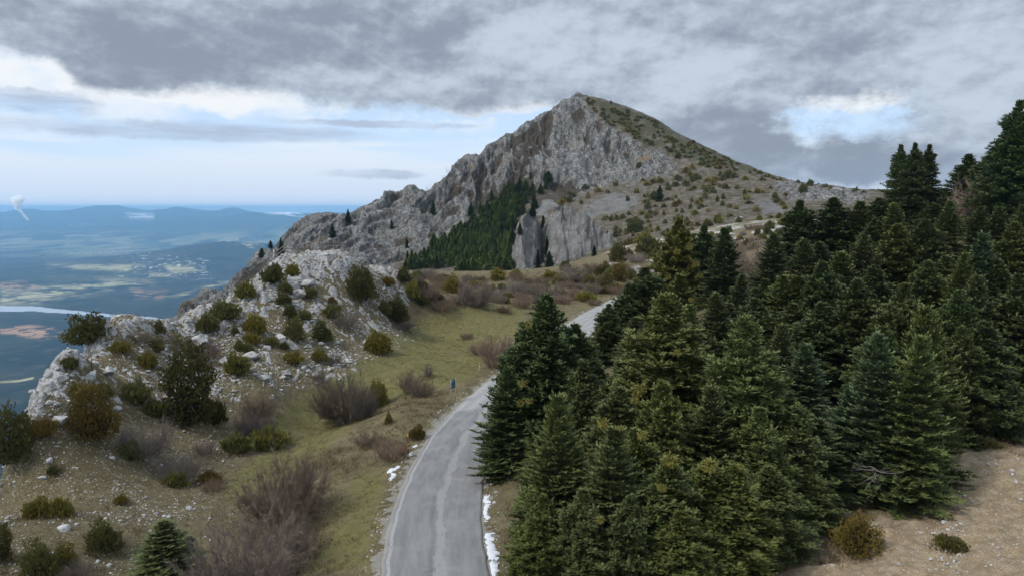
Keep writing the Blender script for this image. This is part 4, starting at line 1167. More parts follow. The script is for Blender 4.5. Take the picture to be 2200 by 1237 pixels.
def juniper_mesh(seed, N, wh, shape, ls=.155):
    """evergreen bush: half-width 1, height wh"""
    g = np.random.default_rng(seed); B = Buf()
    u = g.uniform(-.05, 1, N); az = g.uniform(0, 6.283, N)
    if shape == 'cone':
        hz_ = 1 - np.sqrt(g.uniform(0, 1, N)); rr = (1 - hz_) ** .8 * g.uniform(.6, 1.0, N)
        c0 = np.stack([rr * np.cos(az), rr * np.sin(az), hz_ * wh], 1); dirv = norm(np.stack([np.cos(az), np.sin(az), .5 + 0 * az], 1))
    else:
        z_ = u; q = np.sqrt(np.clip(1 - z_ * z_, 0, 1)); dirv = np.stack([q * np.cos(az), q * np.sin(az), z_], 1)
        rad_ = g.uniform(.62, 1.0, N) ** .7
        if shape == 'column': c0 = dirv * rad_[:, None] * np.array([1, 1, .52 * wh]) + np.array([0, 0, .46 * wh]) * (1)
        else: c0 = dirv * rad_[:, None] * np.array([1, 1, wh]) + np.array([0, 0, .04])
        if shape == 'column':
            lo = g.uniform(0, 1, N) < .35
            c0[lo] = np.stack([.95 * np.cos(az[lo]) * rad_[lo], .95 * np.sin(az[lo]) * rad_[lo], wh * .5 * u[lo]], 1)
    lump = n3(dirv[:, 0] * 1.7 + seed, dirv[:, 1] * 1.7, dirv[:, 2] * 1.7 + c0[:, 2] * .6)
    lump2 = n3(dirv[:, 0] * 4 + seed + 9, dirv[:, 1] * 4, dirv[:, 2] * 4 + c0[:, 2])
    f_ = 1 + (.42 if shape == 'ragged' else .30) * (lump * 1.4 + lump2 * .8)
    c0[:, :2] *= f_[:, None]; c0[:, 2] *= (1 + (f_ - 1) * .8)
    c0[:, 2] = np.maximum(c0[:, 2], .02)
    axs = norm(dirv * .75 + np.array([0, 0, .45]) + g.normal(0, .30, (N, 3)))
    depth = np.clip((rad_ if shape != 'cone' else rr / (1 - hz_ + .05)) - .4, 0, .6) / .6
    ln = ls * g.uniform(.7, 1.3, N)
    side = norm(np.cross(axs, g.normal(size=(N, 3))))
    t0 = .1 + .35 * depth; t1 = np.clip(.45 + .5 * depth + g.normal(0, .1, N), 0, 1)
    for k, (fr, an, sc_) in enumerate([(0, 0, 1.0), (0, 0, .95), (.15, .7, .62), (.15, -.7, .62), (.4, .6, .5), (.4, -.6, .5), (.25, 0, .7)]):
        nn = rot_about(side, axs, np.full(N, 1.57 if k == 1 else (1.0 if k == 6 else 0.0)))
        dd = rot_about(axs, nn, np.full(N, an)) if an else axs
        if k == 6: dd = norm(axs + .6 * side)
        diamonds(B, c0 + axs * (ln * fr)[:, None] - axs * (ln * .4)[:, None], dd, norm(nn + g.normal(0, .3, (N, 3))), ln * sc_ * 1.25, ls * .26, t0, t1)
    # dark inner twigs
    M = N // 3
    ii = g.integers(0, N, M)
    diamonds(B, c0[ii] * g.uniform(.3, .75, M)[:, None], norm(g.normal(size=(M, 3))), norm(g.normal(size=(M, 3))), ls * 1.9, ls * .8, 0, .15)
    return B.mesh('juniper_foliage', M_JUN)


JUNV = {'mound': [juniper_mesh(k, 800, .75, 'dome') for k in (1, 2, 3)], 'low': [juniper_mesh(k, 760, .48, 'ragged', .15) for k in (4, 5, 6)],
        'round': [juniper_mesh(k, 2600, 1.35, 'dome', .09) for k in (7, 8)], 'cone': [juniper_mesh(k, 900, 1.9, 'cone', .15) for k in (9, 10)],
        'col': [juniper_mesh(k, 2800, 2.6, 'column', .11) for k in (11, 12)], 'rag': [juniper_mesh(k, 1900, 1.15, 'ragged', .11) for k in (13, 14)],
        'dot': [juniper_mesh(k, 70, .8, 'dome', .34) for k in (15, 16, 17)]}
JH = {'mound': .8, 'low': .55, 'round': 1.4, 'cone': 1.95, 'col': 2.7, 'rag': 1.3, 'dot': .9}
SB = Buf()
for k in range(7):
    a = k * .9; tube(SB, [[0, 0, -.15], [.12 * math.cos(a), .12 * math.sin(a), .15], [.35 * math.cos(a), .35 * math.sin(a), .45], [.5 * math.cos(a), .5 * math.sin(a), .7]], [.045, .04, .025, .01], 5)
M_STEM = SB.mesh('juniper_stems', M_BARK, True)
JT = {'g': (1, 1, 1), 'y': (1.35, 1.2, .75), 'd': (.68, .72, .70), 'b': (1.05, .78, .55), 'k': (.62, .60, .50), 'l': (1.2, 1.15, .9)}


def mpp(P_):
    v = P_ - np.array([0, 0, CAM_H]); return (v[1] * CP - v[2] * SP) / FPX


def bush(px_, py_, w, h_, kind, tone, label, cat='juniper bush', group='junipers on the rocky slope', name='juniper_bush', mountain=False, parts=True):
    P_ = mount_at(px_, py_) if mountain else drop(px_, py_)
    P_ = np.array(P_, float)
    if not mountain: P_[2] = float(ground([P_[0]], [P_[1]])[0])
    k = mpp(P_)
    hw = w * k / 2 * .86; hh = h_ * k / JH[kind] * .94
    P_[1] += hw * .3
    if not mountain: P_[2] = float(ground([P_[0]], [P_[1]])[0])
    if not mountain: BUSHPOS.append((P_[0], P_[1], hw))
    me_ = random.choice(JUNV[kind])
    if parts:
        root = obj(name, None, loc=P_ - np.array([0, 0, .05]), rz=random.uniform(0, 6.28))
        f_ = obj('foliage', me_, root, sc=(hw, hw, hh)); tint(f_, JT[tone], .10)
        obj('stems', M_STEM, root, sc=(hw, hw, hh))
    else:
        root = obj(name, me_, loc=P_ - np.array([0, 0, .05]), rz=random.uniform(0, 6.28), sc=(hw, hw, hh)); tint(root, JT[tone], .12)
    tag(root, label, cat, group)
    return root


def in_poly(poly, n, seed, minpx=0.0):
    g = np.random.default_rng(seed); P_ = np.array(poly); out = []
    lo, hi = P_.min(0), P_.max(0); tries = 0
    while len(out) < n and tries < n * 60:
        tries += 1
        q = g.uniform(lo, hi)
        if poly_sd(np.array([q[0]]), np.array([q[1]]), poly)[0] < 0: continue
        if minpx == 5.0 or minpx == 9.0:
            if n2(np.array([q[0] / 26.0 + seed]), np.array([q[1] / 17.0]))[0] + g.normal(0, .18) < -.02: continue
        if minpx and out and min((q[0] - o[0]) ** 2 + (q[1] - o[1]) ** 2 for o in out) < minpx ** 2: continue
        out.append(q)
    return out


JUN = [
    (188, 760, 108, 66, 'rag', 'k', 'dark ragged juniper spreading on the cliff brink against the valley'),
    (340, 713, 36, 34, 'cone', 'g', 'small pointed juniper on the white crest below the lake'),
    (255, 757, 44, 22, 'low', 'y', 'low yellowish juniper with a bare twig, right of the cliff brink juniper'),
    (333, 753, 42, 28, 'mound', 'g', 'small green mound on the white crest, under the pointed juniper'),
    (313, 784, 46, 32, 'mound', 'y', 'yellow-green mound left of the big conical juniper'),
    (148, 798, 42, 26, 'low', 'd', 'flat juniper clinging to the top of the cliff face'),
    (505, 807, 60, 44, 'mound', 'l', 'bright green round juniper alone among stones right of the conical juniper'),
    (480, 687, 72, 38, 'mound', 'g', 'wide green juniper at the knoll rim where the ridge passes behind'),
    (443, 714, 60, 38, 'mound', 'g', 'green juniper below left of the wide rim juniper'),
    (527, 646, 50, 36, 'mound', 'l', 'green juniper on the rim, halfway up the knoll skyline'),
    (583, 620, 56, 34, 'low', 'd', 'dark spreading juniper upper left on the knoll'),
    (612, 634, 34, 24, 'mound', 'g', 'green juniper touching the dark spreading one on its right'),
    (627, 594, 34, 24, 'mound', 'y', 'olive juniper near the knoll top below the fence'),
    (593, 590, 20, 13, 'low', 'y', 'tiny juniper left of the olive one near the knoll top'),
    (665, 641, 36, 20, 'low', 'g', 'flat green juniper in the middle of the white rubble'),
    (545, 714, 58, 40, 'mound', 'y', 'olive juniper on grassy ledge at mid knoll'),
    (503, 717, 26, 24, 'cone', 'g', 'little upright juniper left of the olive ledge juniper'),
    (607, 657, 40, 24, 'low', 'd', 'uppermost juniper of the column of bushes running down the knoll'),
    (622, 684, 36, 34, 'rag', 'd', 'second juniper down in the column of bushes on the knoll'),
    (630, 731, 56, 52, 'rag', 'g', 'lowest and largest juniper of the column of bushes on the knoll'),
    (653, 684, 32, 20, 'mound', 'g', 'neat green mound right of the column of bushes'),
    (690, 732, 52, 48, 'rag', 'd', 'shaggy dark juniper right of the column of bushes'),
    (712, 686, 46, 32, 'low', 'g', 'straggling green juniper above the grey bare bush on the knoll'),
    (713, 654, 26, 18, 'mound', 'b', 'small brownish juniper in the white rubble'),
    (774, 647, 76, 78, 'round', 'k', 'big round dark brown-green juniper near the knoll top'),
    (830, 615, 34, 18, 'low', 'b', 'low brownish juniper just right of the big round one'),
    (629, 779, 48, 24, 'low', 'y', 'flat olive juniper on the stony slope below the column of bushes'),
    (686, 776, 42, 30, 'mound', 'l', 'fresh green mound right of the flat olive juniper'),
    (583, 744, 36, 22, 'low', 'g', 'low juniper left of the lowest one in the column'),
    (610, 751, 24, 14, 'low', 'd', 'dark scrap of juniper under the lowest one in the column'),
    (513, 751, 26, 26, 'mound', 'g', 'left one of a close pair of junipers at mid slope'),
    (533, 754, 24, 20, 'mound', 'g', 'right one of a close pair of junipers at mid slope'),
    (541, 738, 40, 26, 'low', 'y', 'juniper just above the close pair at mid slope'),
    (810, 757, 70, 48, 'mound', 'y', 'big yellow-green juniper at the left end of the meadow'),
    (849, 690, 60, 56, 'round', 'k', 'dark dense juniper at the upper left corner of the meadow'),
    (825, 672, 34, 30, 'mound', 'g', 'green juniper leaning on the left of the dark dense one'),
    (866, 611, 36, 32, 'round', 'd', 'small round dark juniper at the foot of the rock wall'),
    (885, 642, 40, 36, 'mound', 'l', 'bright juniper above the upper left corner of the meadow'),
    (905, 655, 34, 22, 'low', 'd', 'dark flat juniper trailing right from the bright one'),
    (973, 631, 48, 44, 'rag', 'y', 'yellowish dense juniper beside the round grey bare bush'),
    (400, 912, 118, 188, 'col', 'k', 'tall shaggy conical juniper, largest bush of the left slope'),
    (332, 892, 60, 34, 'low', 'd', 'low skirt of juniper left of the tall conical one'),
    (456, 908, 64, 50, 'low', 'k', 'low skirt of juniper right of the tall conical one'),
    (190, 937, 128, 112, 'round', 'b', 'large round red-brown juniper behind the cliff'),
    (163, 858, 52, 42, 'mound', 'l', 'green juniper behind the left shoulder of the red-brown one'),
    (218, 855, 42, 36, 'mound', 'g', 'green juniper behind the right shoulder of the red-brown one'),
    (287, 866, 66, 44, 'low', 'g', 'spreading green juniper between red-brown and tall conical junipers'),
    (25, 1014, 105, 122, 'round', 'k', 'dark rounded juniper at the left edge of the picture'),
    (92, 942, 56, 36, 'low', 'b', 'yellow-brown juniper tucked right of the dark left edge one'),
    (75, 1110, 66, 46, 'mound', 'y', 'left half of a yellow-green juniper pair on the gravel'),
    (122, 1108, 60, 46, 'mound', 'y', 'right half of a yellow-green juniper pair on the gravel'),
    (258, 1081, 30, 22, 'mound', 'y', 'lone little yellow-green juniper on the gravel'),
    (112, 1018, 28, 18, 'low', 'd', 'tiny dark juniper beside white stones near the left edge'),
    (218, 1182, 80, 70, 'rag', 'g', 'green juniper with grey twigs near the lower left'),
    (80, 1232, 82, 82, 'rag', 'g', 'left one of the juniper clump in the bottom corner'),
    (135, 1222, 60, 62, 'rag', 'y', 'right one of the juniper clump in the bottom corner'),
    (0, 1205, 46, 92, 'col', 'k', 'dark juniper cut by the left edge near the bottom'),
    (372, 1040, 58, 34, 'low', 'l', 'green juniper at the foot of the second grey bare bush'),
    (272, 982, 56, 36, 'low', 'g', 'green juniper growing under the first grey bare bush'),
    (446, 1036, 52, 32, 'low', 'b', 'small juniper mixed with red twigs at mid slope'),
    (505, 972, 80, 36, 'low', 'g', 'left wing of the wide juniper below grey twigs'),
    (575, 965, 84, 52, 'low', 'l', 'bright right wing of the wide juniper below grey twigs'),
    (812, 872, 52, 62, 'round', 'y', 'olive juniper pressed against the right of the large round bare bush'),
    (835, 910, 24, 32, 'cone', 'y', 'small upright yellow-green juniper on the road bank'),
    (897, 944, 38, 32, 'mound', 'b', 'brownish juniper on the verge above the tall marker pole'),
    (1070, 602, 40, 26, 'mound', 'y', 'yellowish juniper at the foot of the fir wood'),
    (1132, 622, 38, 30, 'cone', 'g', 'green bush with pointed top in the grey thicket beyond the meadow'),
    (1108, 595, 30, 16, 'low', 'y', 'low yellow juniper under the rock pillar'),
    (1262, 648, 46, 24, 'low', 'y', 'spreading yellow-green juniper beside the far road bend'),
    (1303, 622, 40, 44, 'rag', 'g', 'shaggy juniper above the far road bend'),
    (1330, 562, 44, 48, 'rag', 'k', 'dark olive juniper on the slope right of the rock wedge'),
    (1297, 596, 40, 34, 'mound', 'k', 'brown-green juniper below the dark olive one'),
    (1330, 605, 44, 46, 'round', 'b', 'brownish round juniper left of where the road vanishes'),
    (1357, 602, 26, 26, 'mound', 'g', 'small green juniper by the pale stones where the road vanishes'),
    (1215, 582, 28, 22, 'low', 'k', 'dark juniper at the right foot of the rock wedge'),
    (1240, 605, 30, 20, 'low', 'y', 'yellow juniper in the thicket below the rock wedge'),
    (1200, 612, 34, 18, 'low', 'g', 'green juniper in the middle of the brown thicket'),
    (1265, 612, 34, 22, 'low', 'g', 'green juniper amid grey twigs below the shaggy one'),
    (1310, 590, 30, 24, 'rag', 'y', 'yellow-green juniper just above the brownish round one'),
    (1395, 545, 60, 40, 'mound', 'k', 'wide dark juniper left of the yellow mistletoe fir'),
    (1385, 520, 40, 22, 'low', 'y', 'yellowish flat juniper on the slope behind the fir tops'),
]
for j_ in JUN: bush(*j_)

# small firs standing apart
plant_fir(348, 1118, 38.5, 2.0, 'y3', 'N', 'dense young fir alone at the bottom left of the picture', sink=.1, group='lone young firs')
plant_fir(405, 1150, 40.5, .9, 'y1', 'B', 'small bluish fir behind the dense young fir at the bottom', sink=.1, group='lone young firs')

# ---- leafless bushes


def bare_mesh(seed, spread, stems=60, fine=12, dome=.85):
    g = np.random.default_rng(seed); B = Buf()
    P, D, L, W, T = [], [], [], [], []
    for s_ in range(stems):
        az = g.uniform(0, 6.283); lean = g.uniform(.05, 1.0) ** .7 * spread
        p_ = np.array([math.cos(az), math.sin(az), 0]) * g.uniform(0, .16) * (1 + spread); d_ = norm(np.array([math.cos(az) * lean, math.sin(az) * lean, 1.0]))
        tot = g.uniform(.72, 1.0) / math.sqrt((math.hypot(d_[0], d_[1]) / dome) ** 2 + d_[2] ** 2)
        for k in range(4):
            l_ = tot / 4
            P.append(p_); D.append(d_); L.append(l_ * 1.25); W.append(.0105 - .0018 * k); T.append(.1 + .15 * k)
            for b in range(3 if k else 1):
                q = p_ + d_ * l_ * g.uniform(0, 1); e = norm(d_ + g.normal(0, .55, 3) + np.array([0, 0, .1])); bl = tot * g.uniform(.16, .34)
                P.append(q); D.append(e); L.append(bl); W.append(.0050); T.append(.4)
                for f_ in range(fine):
                    q2 = q + e * bl * g.uniform(.2, 1.0); e2 = norm(e + g.normal(0, .5, 3) + np.array([0, 0, .12]))
                    P.append(q2); D.append(e2); L.append(tot * g.uniform(.08, .20)); W.append(.0034); T.append(.7)
            p_ = p_ + d_ * l_; d_ = norm(d_ + g.normal(0, .13, 3) + np.array([0, 0, .06 * lean]))
    P, D, L, W, T = np.array(P), np.array(D), np.array(L), np.array(W), np.array(T)
    P[:, 2] = np.maximum(P[:, 2], 0)
    nn = norm(g.normal(size=(len(P), 3)))
    diamonds(B, P, D, nn, L, W, T, np.clip(T + .3, 0, 1), .3)
    diamonds(B, P, D, np.cross(D, nn), L, W, T, np.clip(T + .3, 0, 1), .3)
    return B.mesh('bare_twigs', M_TWIG)


SCRUBP = [(885, 592), (1000, 598), (1100, 600), (1200, 590), (1300, 560), (1390, 560), (1380, 610), (1330, 628), (1240, 650), (1130, 655), (1040, 650), (960, 662), (890, 640)]
BAREV = {'up': [bare_mesh(k, .8, 60, 12, .5) for k in (1, 2)], 'wide': [bare_mesh(k, 2.0, 90, 15) for k in (3, 4)], 'tree': [bare_mesh(k, 1.9, 130, 18, .62) for k in (5, 6)], 'small': [bare_mesh(k, 1.6, 18, 5) for k in (7, 8, 9)]}
BT = {'g': (1.0, .95, .92), 'r': (1.06, .86, .76), 'b': (.95, .83, .70), 'p': (1.25, 1.12, 1.10), 'd': (.66, .62, .58), 'k': (.80, .72, .65)}


def bare(px_, py_, w, h_, kind, tone, label, mountain=False, group='leafless bushes', cat='bare bush', name='bare_bush', Yd=None):
    if Yd is not None:
        P_ = at(px_, py_, Yd); P_[2] = float(ground([P_[0]], [P_[1]])[0])
    else:
        P_ = np.array(mount_at(px_, py_) if mountain else drop(px_, py_), float)
        if not mountain: P_[2] = float(ground([P_[0]], [P_[1]])[0])
    k = mpp(P_); zh = h_ * k; hw = w * k / 2
    if not mountain: BUSHPOS.append((P_[0], P_[1], hw))
    sx_ = hw / (.60 if kind == 'up' else .80 if kind == 'tree' else 1.0)
    o = obj(name, random.choice(BAREV[kind]), loc=P_ - np.array([0, 0, .03]), rz=random.uniform(0, 6.28), sc=(sx_, sx_, zh / .98))
    tint(o, BT[tone], .07); tag(o, label, cat, group)
    return o


BARE = [
    (738, 908, 120, 122, 'tree', 'd', 'large round dark grey bare bush at the foot of the road bank'),
    (782, 900, 60, 84, 'tree', 'd', 'black-grey bare bush between the large round one and the olive juniper'),
    (612, 1122, 170, 158, 'tree', 'k', 'big brown-grey bare bush in the lower middle of the slope'),
    (520, 1272, 240, 200, 'tree', 'g', 'huge grey bare bush at the bottom edge'),
    (630, 1200, 110, 110, 'wide', 'k', 'brown bare bush between the two biggest ones at the bottom'),
    (312, 980, 128, 82, 'wide', 'g', 'first pale grey bare bush below the tall conical juniper'),
    (385, 1030, 96, 72, 'wide', 'g', 'second grey bare bush further down the slope'),
    (556, 898, 84, 54, 'wide', 'k', 'dark grey bare bush at the upper left of the grassy hollow'),
    (545, 945, 70, 66, 'tree', 'g', 'grey bare bush standing above the wide juniper'),
    (440, 978, 50, 36, 'wide', 'g', 'small grey bare bush left of the wide juniper'),
    (1066, 790, 84, 76, 'up', 'r', 'reddish upright bare bush on the verge by the roadside firs'),
    (1030, 762, 50, 30, 'wide', 'r', 'low red-brown bare bush left of the reddish upright one'),
    (1027, 658, 78, 72, 'tree', 'g', 'round grey bare bush at the far edge of the meadow'),
    (880, 842, 60, 54, 'up', 'k', 'grey-brown bare bush left of the blue sign'),
    (905, 850, 66, 40, 'wide', 'k', 'low brown bare bush just left of the blue sign'),
    (920, 812, 26, 32, 'up', 'g', 'small upright bare bush on the meadow above the blue sign'),
    (742, 708, 58, 42, 'wide', 'g', 'grey bare bush on the stones left of the meadow'),
    (720, 782, 34, 28, 'wide', 'g', 'small grey bare bush right of the fresh green mound'),
    (684, 818, 32, 26, 'wide', 'g', 'small bare bush among stones above the grassy hollow'),
    (1002, 727, 30, 17, 'wide', 'r', 'low rusty bare bush alone in the meadow'),
    (1168, 640, 84, 38, 'wide', 'g', 'grey bare thicket left of the far road'),
    (1110, 632, 60, 36, 'wide', 'g', 'grey bare bush below the pointed green one'),
    (1120, 660, 50, 26, 'wide', 'r', 'brown bare bush at the right end of the meadow'),
    (1085, 672, 34, 18, 'wide', 'b', 'small rusty bare bush at the far right of the meadow'),
    (1230, 608, 66, 34, 'wide', 'g', 'grey bare bush in the thicket below the rock wedge'),
    (1272, 630, 40, 28, 'wide', 'g', 'grey bare bush left of the shaggy far juniper'),
    (1205, 652, 50, 22, 'wide', 'r', 'rusty bare bush beside the far road'),
    (1278, 655, 36, 16, 'wide', 'b', 'brown tuft of twigs on the verge of the far road'),
    (940, 610, 50, 26, 'wide', 'b', 'brown bare bush under the left end of the fir wood'),
    (920, 645, 60, 40, 'wide', 'b', 'brown bare bush left of the yellowish dense juniper'),
    (950, 668, 60, 32, 'wide', 'r', 'russet bare bush under the yellowish dense juniper'),
    (1010, 612, 46, 26, 'wide', 'g', 'grey bare bush at the lower edge of the fir wood'),
    (893, 612, 40, 24, 'wide', 'k', 'dark bare bush right of the small round dark juniper'),
    (868, 708, 50, 26, 'wide', 'g', 'grey bare bush trailing right of the dark dense juniper'),
    (392, 748, 70, 30, 'wide', 'k', 'brown bare bush behind the top of the tall conical juniper'),
    (438, 776, 76, 54, 'wide', 'k', 'brown bare bush right behind the tall conical juniper'),
    (300, 735, 50, 24, 'wide', 'b', 'low brown bare bush on the crest near the pointed juniper'),
    (165, 1240, 66, 44, 'wide', 'g', 'grey-purple bare bush at the bottom left'),
    (455, 1052, 44, 26, 'wide', 'r', 'reddish twigs beside the small juniper at mid slope'),
    (840, 985, 80, 46, 'wide', 'r', 'low red-brown thicket beside the tall marker pole'),
    (792, 955, 70, 34, 'wide', 'b', 'low brown thicket on top of the road bank'),
    (1700, 1190, 90, 70, 'wide', 'g', 'grey bare bush where the wood meets the dirt bank'),
    (1300, 492, 0, 0, 'wide', 'g', ''),
]
for b_ in BARE:
    if b_[2]: bare(*b_)
bare(1612, 620, 86, 118, 'up', 'p', 'pinkish grey bare tree rising between dark firs', Yd=108, cat='bare tree', name='bare_tree')
bare(2095, 530, 96, 92, 'tree', 'p', 'grey bare tree behind the thread-like leaders', Yd=114, cat='bare tree', name='bare_tree')
bare(2192, 520, 70, 76, 'tree', 'p', 'grey bare tree under the giant fir at the right edge', Yd=112, cat='bare tree', name='bare_tree')
bush(1762, 1122, 66, 60, 'rag', 'b', 'yellow-brown bush at the foot of the firs on the dirt bank', group='bushes on the dirt bank')
bush(1842, 1192, 108, 84, 'rag', 'b', 'large ochre and green juniper sprawling on the dirt bank', group='bushes on the dirt bank')
bush(2045, 1185, 74, 26, 'low', 'k', 'low grey-green growth on the face of the dirt bank', group='bushes on the dirt bank')
bush(2125, 962, 60, 20, 'low', 'k', 'low brown scrub along the top of the dirt bank', group='bushes on the dirt bank')
bush(1802, 1140, 50, 40, 'low', 'y', 'small olive bush between ochre juniper and firs', group='bushes on the dirt bank')

gq = np.random.default_rng(91)
for k, (a, b) in enumerate(in_poly(SCRUBP, 70, 61, 11.5)):
    if k % 5 < 3: bare(a, b, gq.uniform(26, 52), gq.uniform(14, 26), 'wide', 'gbrk'[k % 4], 'low leafless scrub of the brown thicket between meadow and mountain', group='scrub of the brown thicket')
    else: bush(a, b, gq.uniform(20, 40), gq.uniform(11, 20), 'low', 'gykg'[k % 4], 'low juniper scrub of the brown thicket between meadow and mountain', group='juniper scrub of the brown thicket', parts=False)

for k, (a, b) in enumerate(in_poly([(1340, 552), (1480, 512), (1620, 492), (1740, 474), (1760, 505), (1620, 540), (1430, 575)], 62, 63, 10.5)):
    if k % 3 == 0: bare(a, b, gq.uniform(18, 36), gq.uniform(10, 18), 'wide', 'gbk'[k % 2], 'low leafless scrub on the open slope behind the firs', group='scrub behind the firs')
    else: bush(a, b, gq.uniform(14, 34), gq.uniform(9, 20), 'low' if k % 2 else 'mound', 'gykd'[k % 4], 'low juniper scrub on the open slope behind the firs', group='juniper scrub behind the firs', parts=False)

# ---- fallen dead branches at the foot of the wood
M_DEAD = plain('dead_wood', (.26, .23, .21), .9, .1)
for k, (a, b, Yd, lab) in enumerate([(1895, 1125, 42.3, 'grey dead branch lying at the foot of the blue-green fir'), (1890, 1015, 42.5, 'bleached dead twigs caught low on the blue-green fir')]):
    g = np.random.default_rng(60 + k); DB = Buf(); P0 = at(a, b, Yd)
    if k == 0: P0[2] = float(ground([P0[0]], [P0[1]])[0]) + .1
    for s_ in range(9):
        d_ = norm(np.array([g.normal(-.3, .6), g.normal(-.2, .4), g.normal(-.1, .5)])); q = [np.zeros(3)]
        for i_ in range(5): d_ = norm(d_ + g.normal(0, .25, 3)); q.append(q[-1] + d_ * .32)
        q = np.array(q) + g.normal(0, .15, 3); q[:, 2] = np.maximum(q[:, 2], -.02) if k == 0 else q[:, 2]
        tube(DB, q, np.linspace(.016, .004, 6), 4)
        tube(DB, np.array([q[2], q[2] + g.normal(0, .3, 3), q[2] + g.normal(0, .45, 3)]), [.009, .006, .003], 4)
    o = obj('dead_branch', DB.mesh('dead_branch', M_DEAD), loc=P0); tag(o, lab, 'dead branch', 'dead branches below the firs')

# ---- mountain: fir wood, single trees, shrubs
WOOD = [(868, 578), (905, 556), (950, 526), (1000, 490), (1040, 458), (1070, 440), (1095, 430), (1112, 445), (1106, 480), (1100, 520), (1098, 585), (1040, 588), (1000, 586), (960, 575), (920, 580)]


def wood_fir(px_, py_, hpx, wpx, tone, label, group):
    P_ = np.array(mount_at(px_, py_), float); k = mpp(P_)
    cr, tr, H0, R0 = random.choice(WOODV)
    Hh = hpx * k; Rr = wpx * k / 2
    root = obj('fir_tree', None, loc=P_ - np.array([0, 0, .3]), rz=random.uniform(0, 6.28)); tag(root, label, 'fir', group)
    sc_ = (Rr / R0, Rr / R0, Hh / H0)
    c_ = obj('crown', cr, root, sc=sc_); tint(c_, tone, .14); obj('trunk', tr, root, sc=sc_)


for (a, b) in in_poly(WOOD, 190, 5, 7.2) + in_poly([(1070, 440), (1100, 400), (1190, 385), (1160, 420), (1112, 450)], 22, 6, 9.0) + in_poly([(845, 582), (920, 530), (1000, 468), (1060, 425), (1120, 400), (1125, 440), (1105, 590), (960, 592)], 42, 71, 8.0):
    up_ = b < 450
    wood_fir(a, b, random.uniform(20, 33) * (.85 if up_ else 1), random.uniform(16, 25), random.choice([(1.5, 1.75, 1.6), (1.8, 2.0, 1.7), (2.1, 2.2, 1.7), (1.2, 1.4, 1.4)]), 'dark green fir of the wood at the foot of the grey mountain wall', 'firs of the mountain wood')
for a, b, h_, w_, lab in [
    (1146, 448, 28, 16, 'dark fir perched above the rock pillar, upper one'), (1146, 463, 22, 18, 'dark fir perched above the rock pillar, lower one'),
    (1168, 520, 56, 20, 'slim dark fir in the cleft between pillar and wedge'), (1172, 545, 40, 18, 'dark fir lower in the cleft between pillar and wedge'),
    (1155, 577, 44, 22, 'dark fir at the foot of the cleft, left one'), (1180, 578, 38, 20, 'dark fir at the foot of the cleft, right one'),
    (1276, 551, 24, 16, 'small dark fir on the slope right of the rock wedge'), (606, 548, 38, 22, 'dark fir standing behind the fence at its left end'),
    (583, 518, 16, 16, 'small dark tree on the skyline left of the fence'), (713, 508, 30, 14, 'dark fir on a ledge of the rock wall above the fence'),
    (750, 478, 28, 12, 'thin dark fir in a notch of the left skyline'), (932, 460, 32, 12, 'thin dark fir high in the middle of the rock wall'),
    (841, 490, 20, 12, 'little dark fir on the rock wall above the left end of the wood'), (875, 530, 22, 12, 'little dark fir just above the lower left tip of the wood'),
    (563, 550, 20, 14, 'little dark tree on the left flank below the skyline one'), (1322, 430, 0, 0, ''),
    (1418, 432, 34, 18, 'dark upright juniper in the middle of the far slope'), (1305, 522, 28, 22, 'dark bush on the right end of the rock wedge'),
    (1542, 470, 0, 0, '')]:
    if h_: wood_fir(a, b, h_, w_, (.6, .7, .7), lab, 'single firs on the mountain')

for (a, b) in in_poly([(1250, 206), (1300, 217), (1400, 258), (1500, 314), (1600, 357), (1700, 392), (1800, 406), (1900, 413), (1850, 414), (1690, 392), (1500, 352), (1440, 330), (1380, 305), (1320, 275), (1280, 245)], 150, 8, 5.0):
    bush(a, b, random.uniform(8, 17), random.uniform(5, 9), 'dot', random.choice('dkgb'), 'low dark shrub dotting the green right shoulder of the mountain', 'shrub', 'shrubs on the mountain shoulder', 'mountain_shrub', True, False)
for (a, b) in in_poly([(1190, 435), (1260, 405), (1440, 375), (1520, 350), (1690, 400), (1690, 470), (1600, 480), (1500, 490), (1440, 545), (1340, 545), (1320, 500), (1280, 470)], 175, 9, 9.0):
    if any(poly_sd(np.array([a]), np.array([b]), q)[0] > -3 for q in SCREE): continue
    bush(a, b, random.uniform(9, 24), random.uniform(7, 16), 'dot', random.choice('dgkyb'), 'small shrub scattered over the dry slope right of the mountain', 'shrub', 'shrubs on the dry slope', 'mountain_shrub', True, False)
for a, b, w, h_, lab in [(1363, 498, 40, 34, 'broad dark juniper on the dry slope above the rock wedge'), (1455, 338, 16, 14, 'dark bush under the right skyline of the mountain'), (1565, 380, 26, 18, 'dark bush on the dry slope below the right skyline'), (1372, 360, 16, 14, 'dark bush at the right end of the grey face'),
                         (1742, 398, 18, 14, 'dark bush on top of the grey outcrop'), (1725, 412, 22, 20, 'dark bush in the face of the grey outcrop'), (1542, 478, 22, 20, 'round dark bush near the white boulders'), (1405, 428, 22, 20, 'brown-green bush beside the upright juniper on the far slope'), (1348, 430, 10, 12, 'tiny dark bush at the left end of the scree fan'), (1520, 485, 24, 16, 'dark bush just left of the white boulders')]:
    bush(a, b, w, h_, 'mound', 'd', lab, 'shrub', 'shrubs on the dry slope', 'mountain_shrub', True, False)
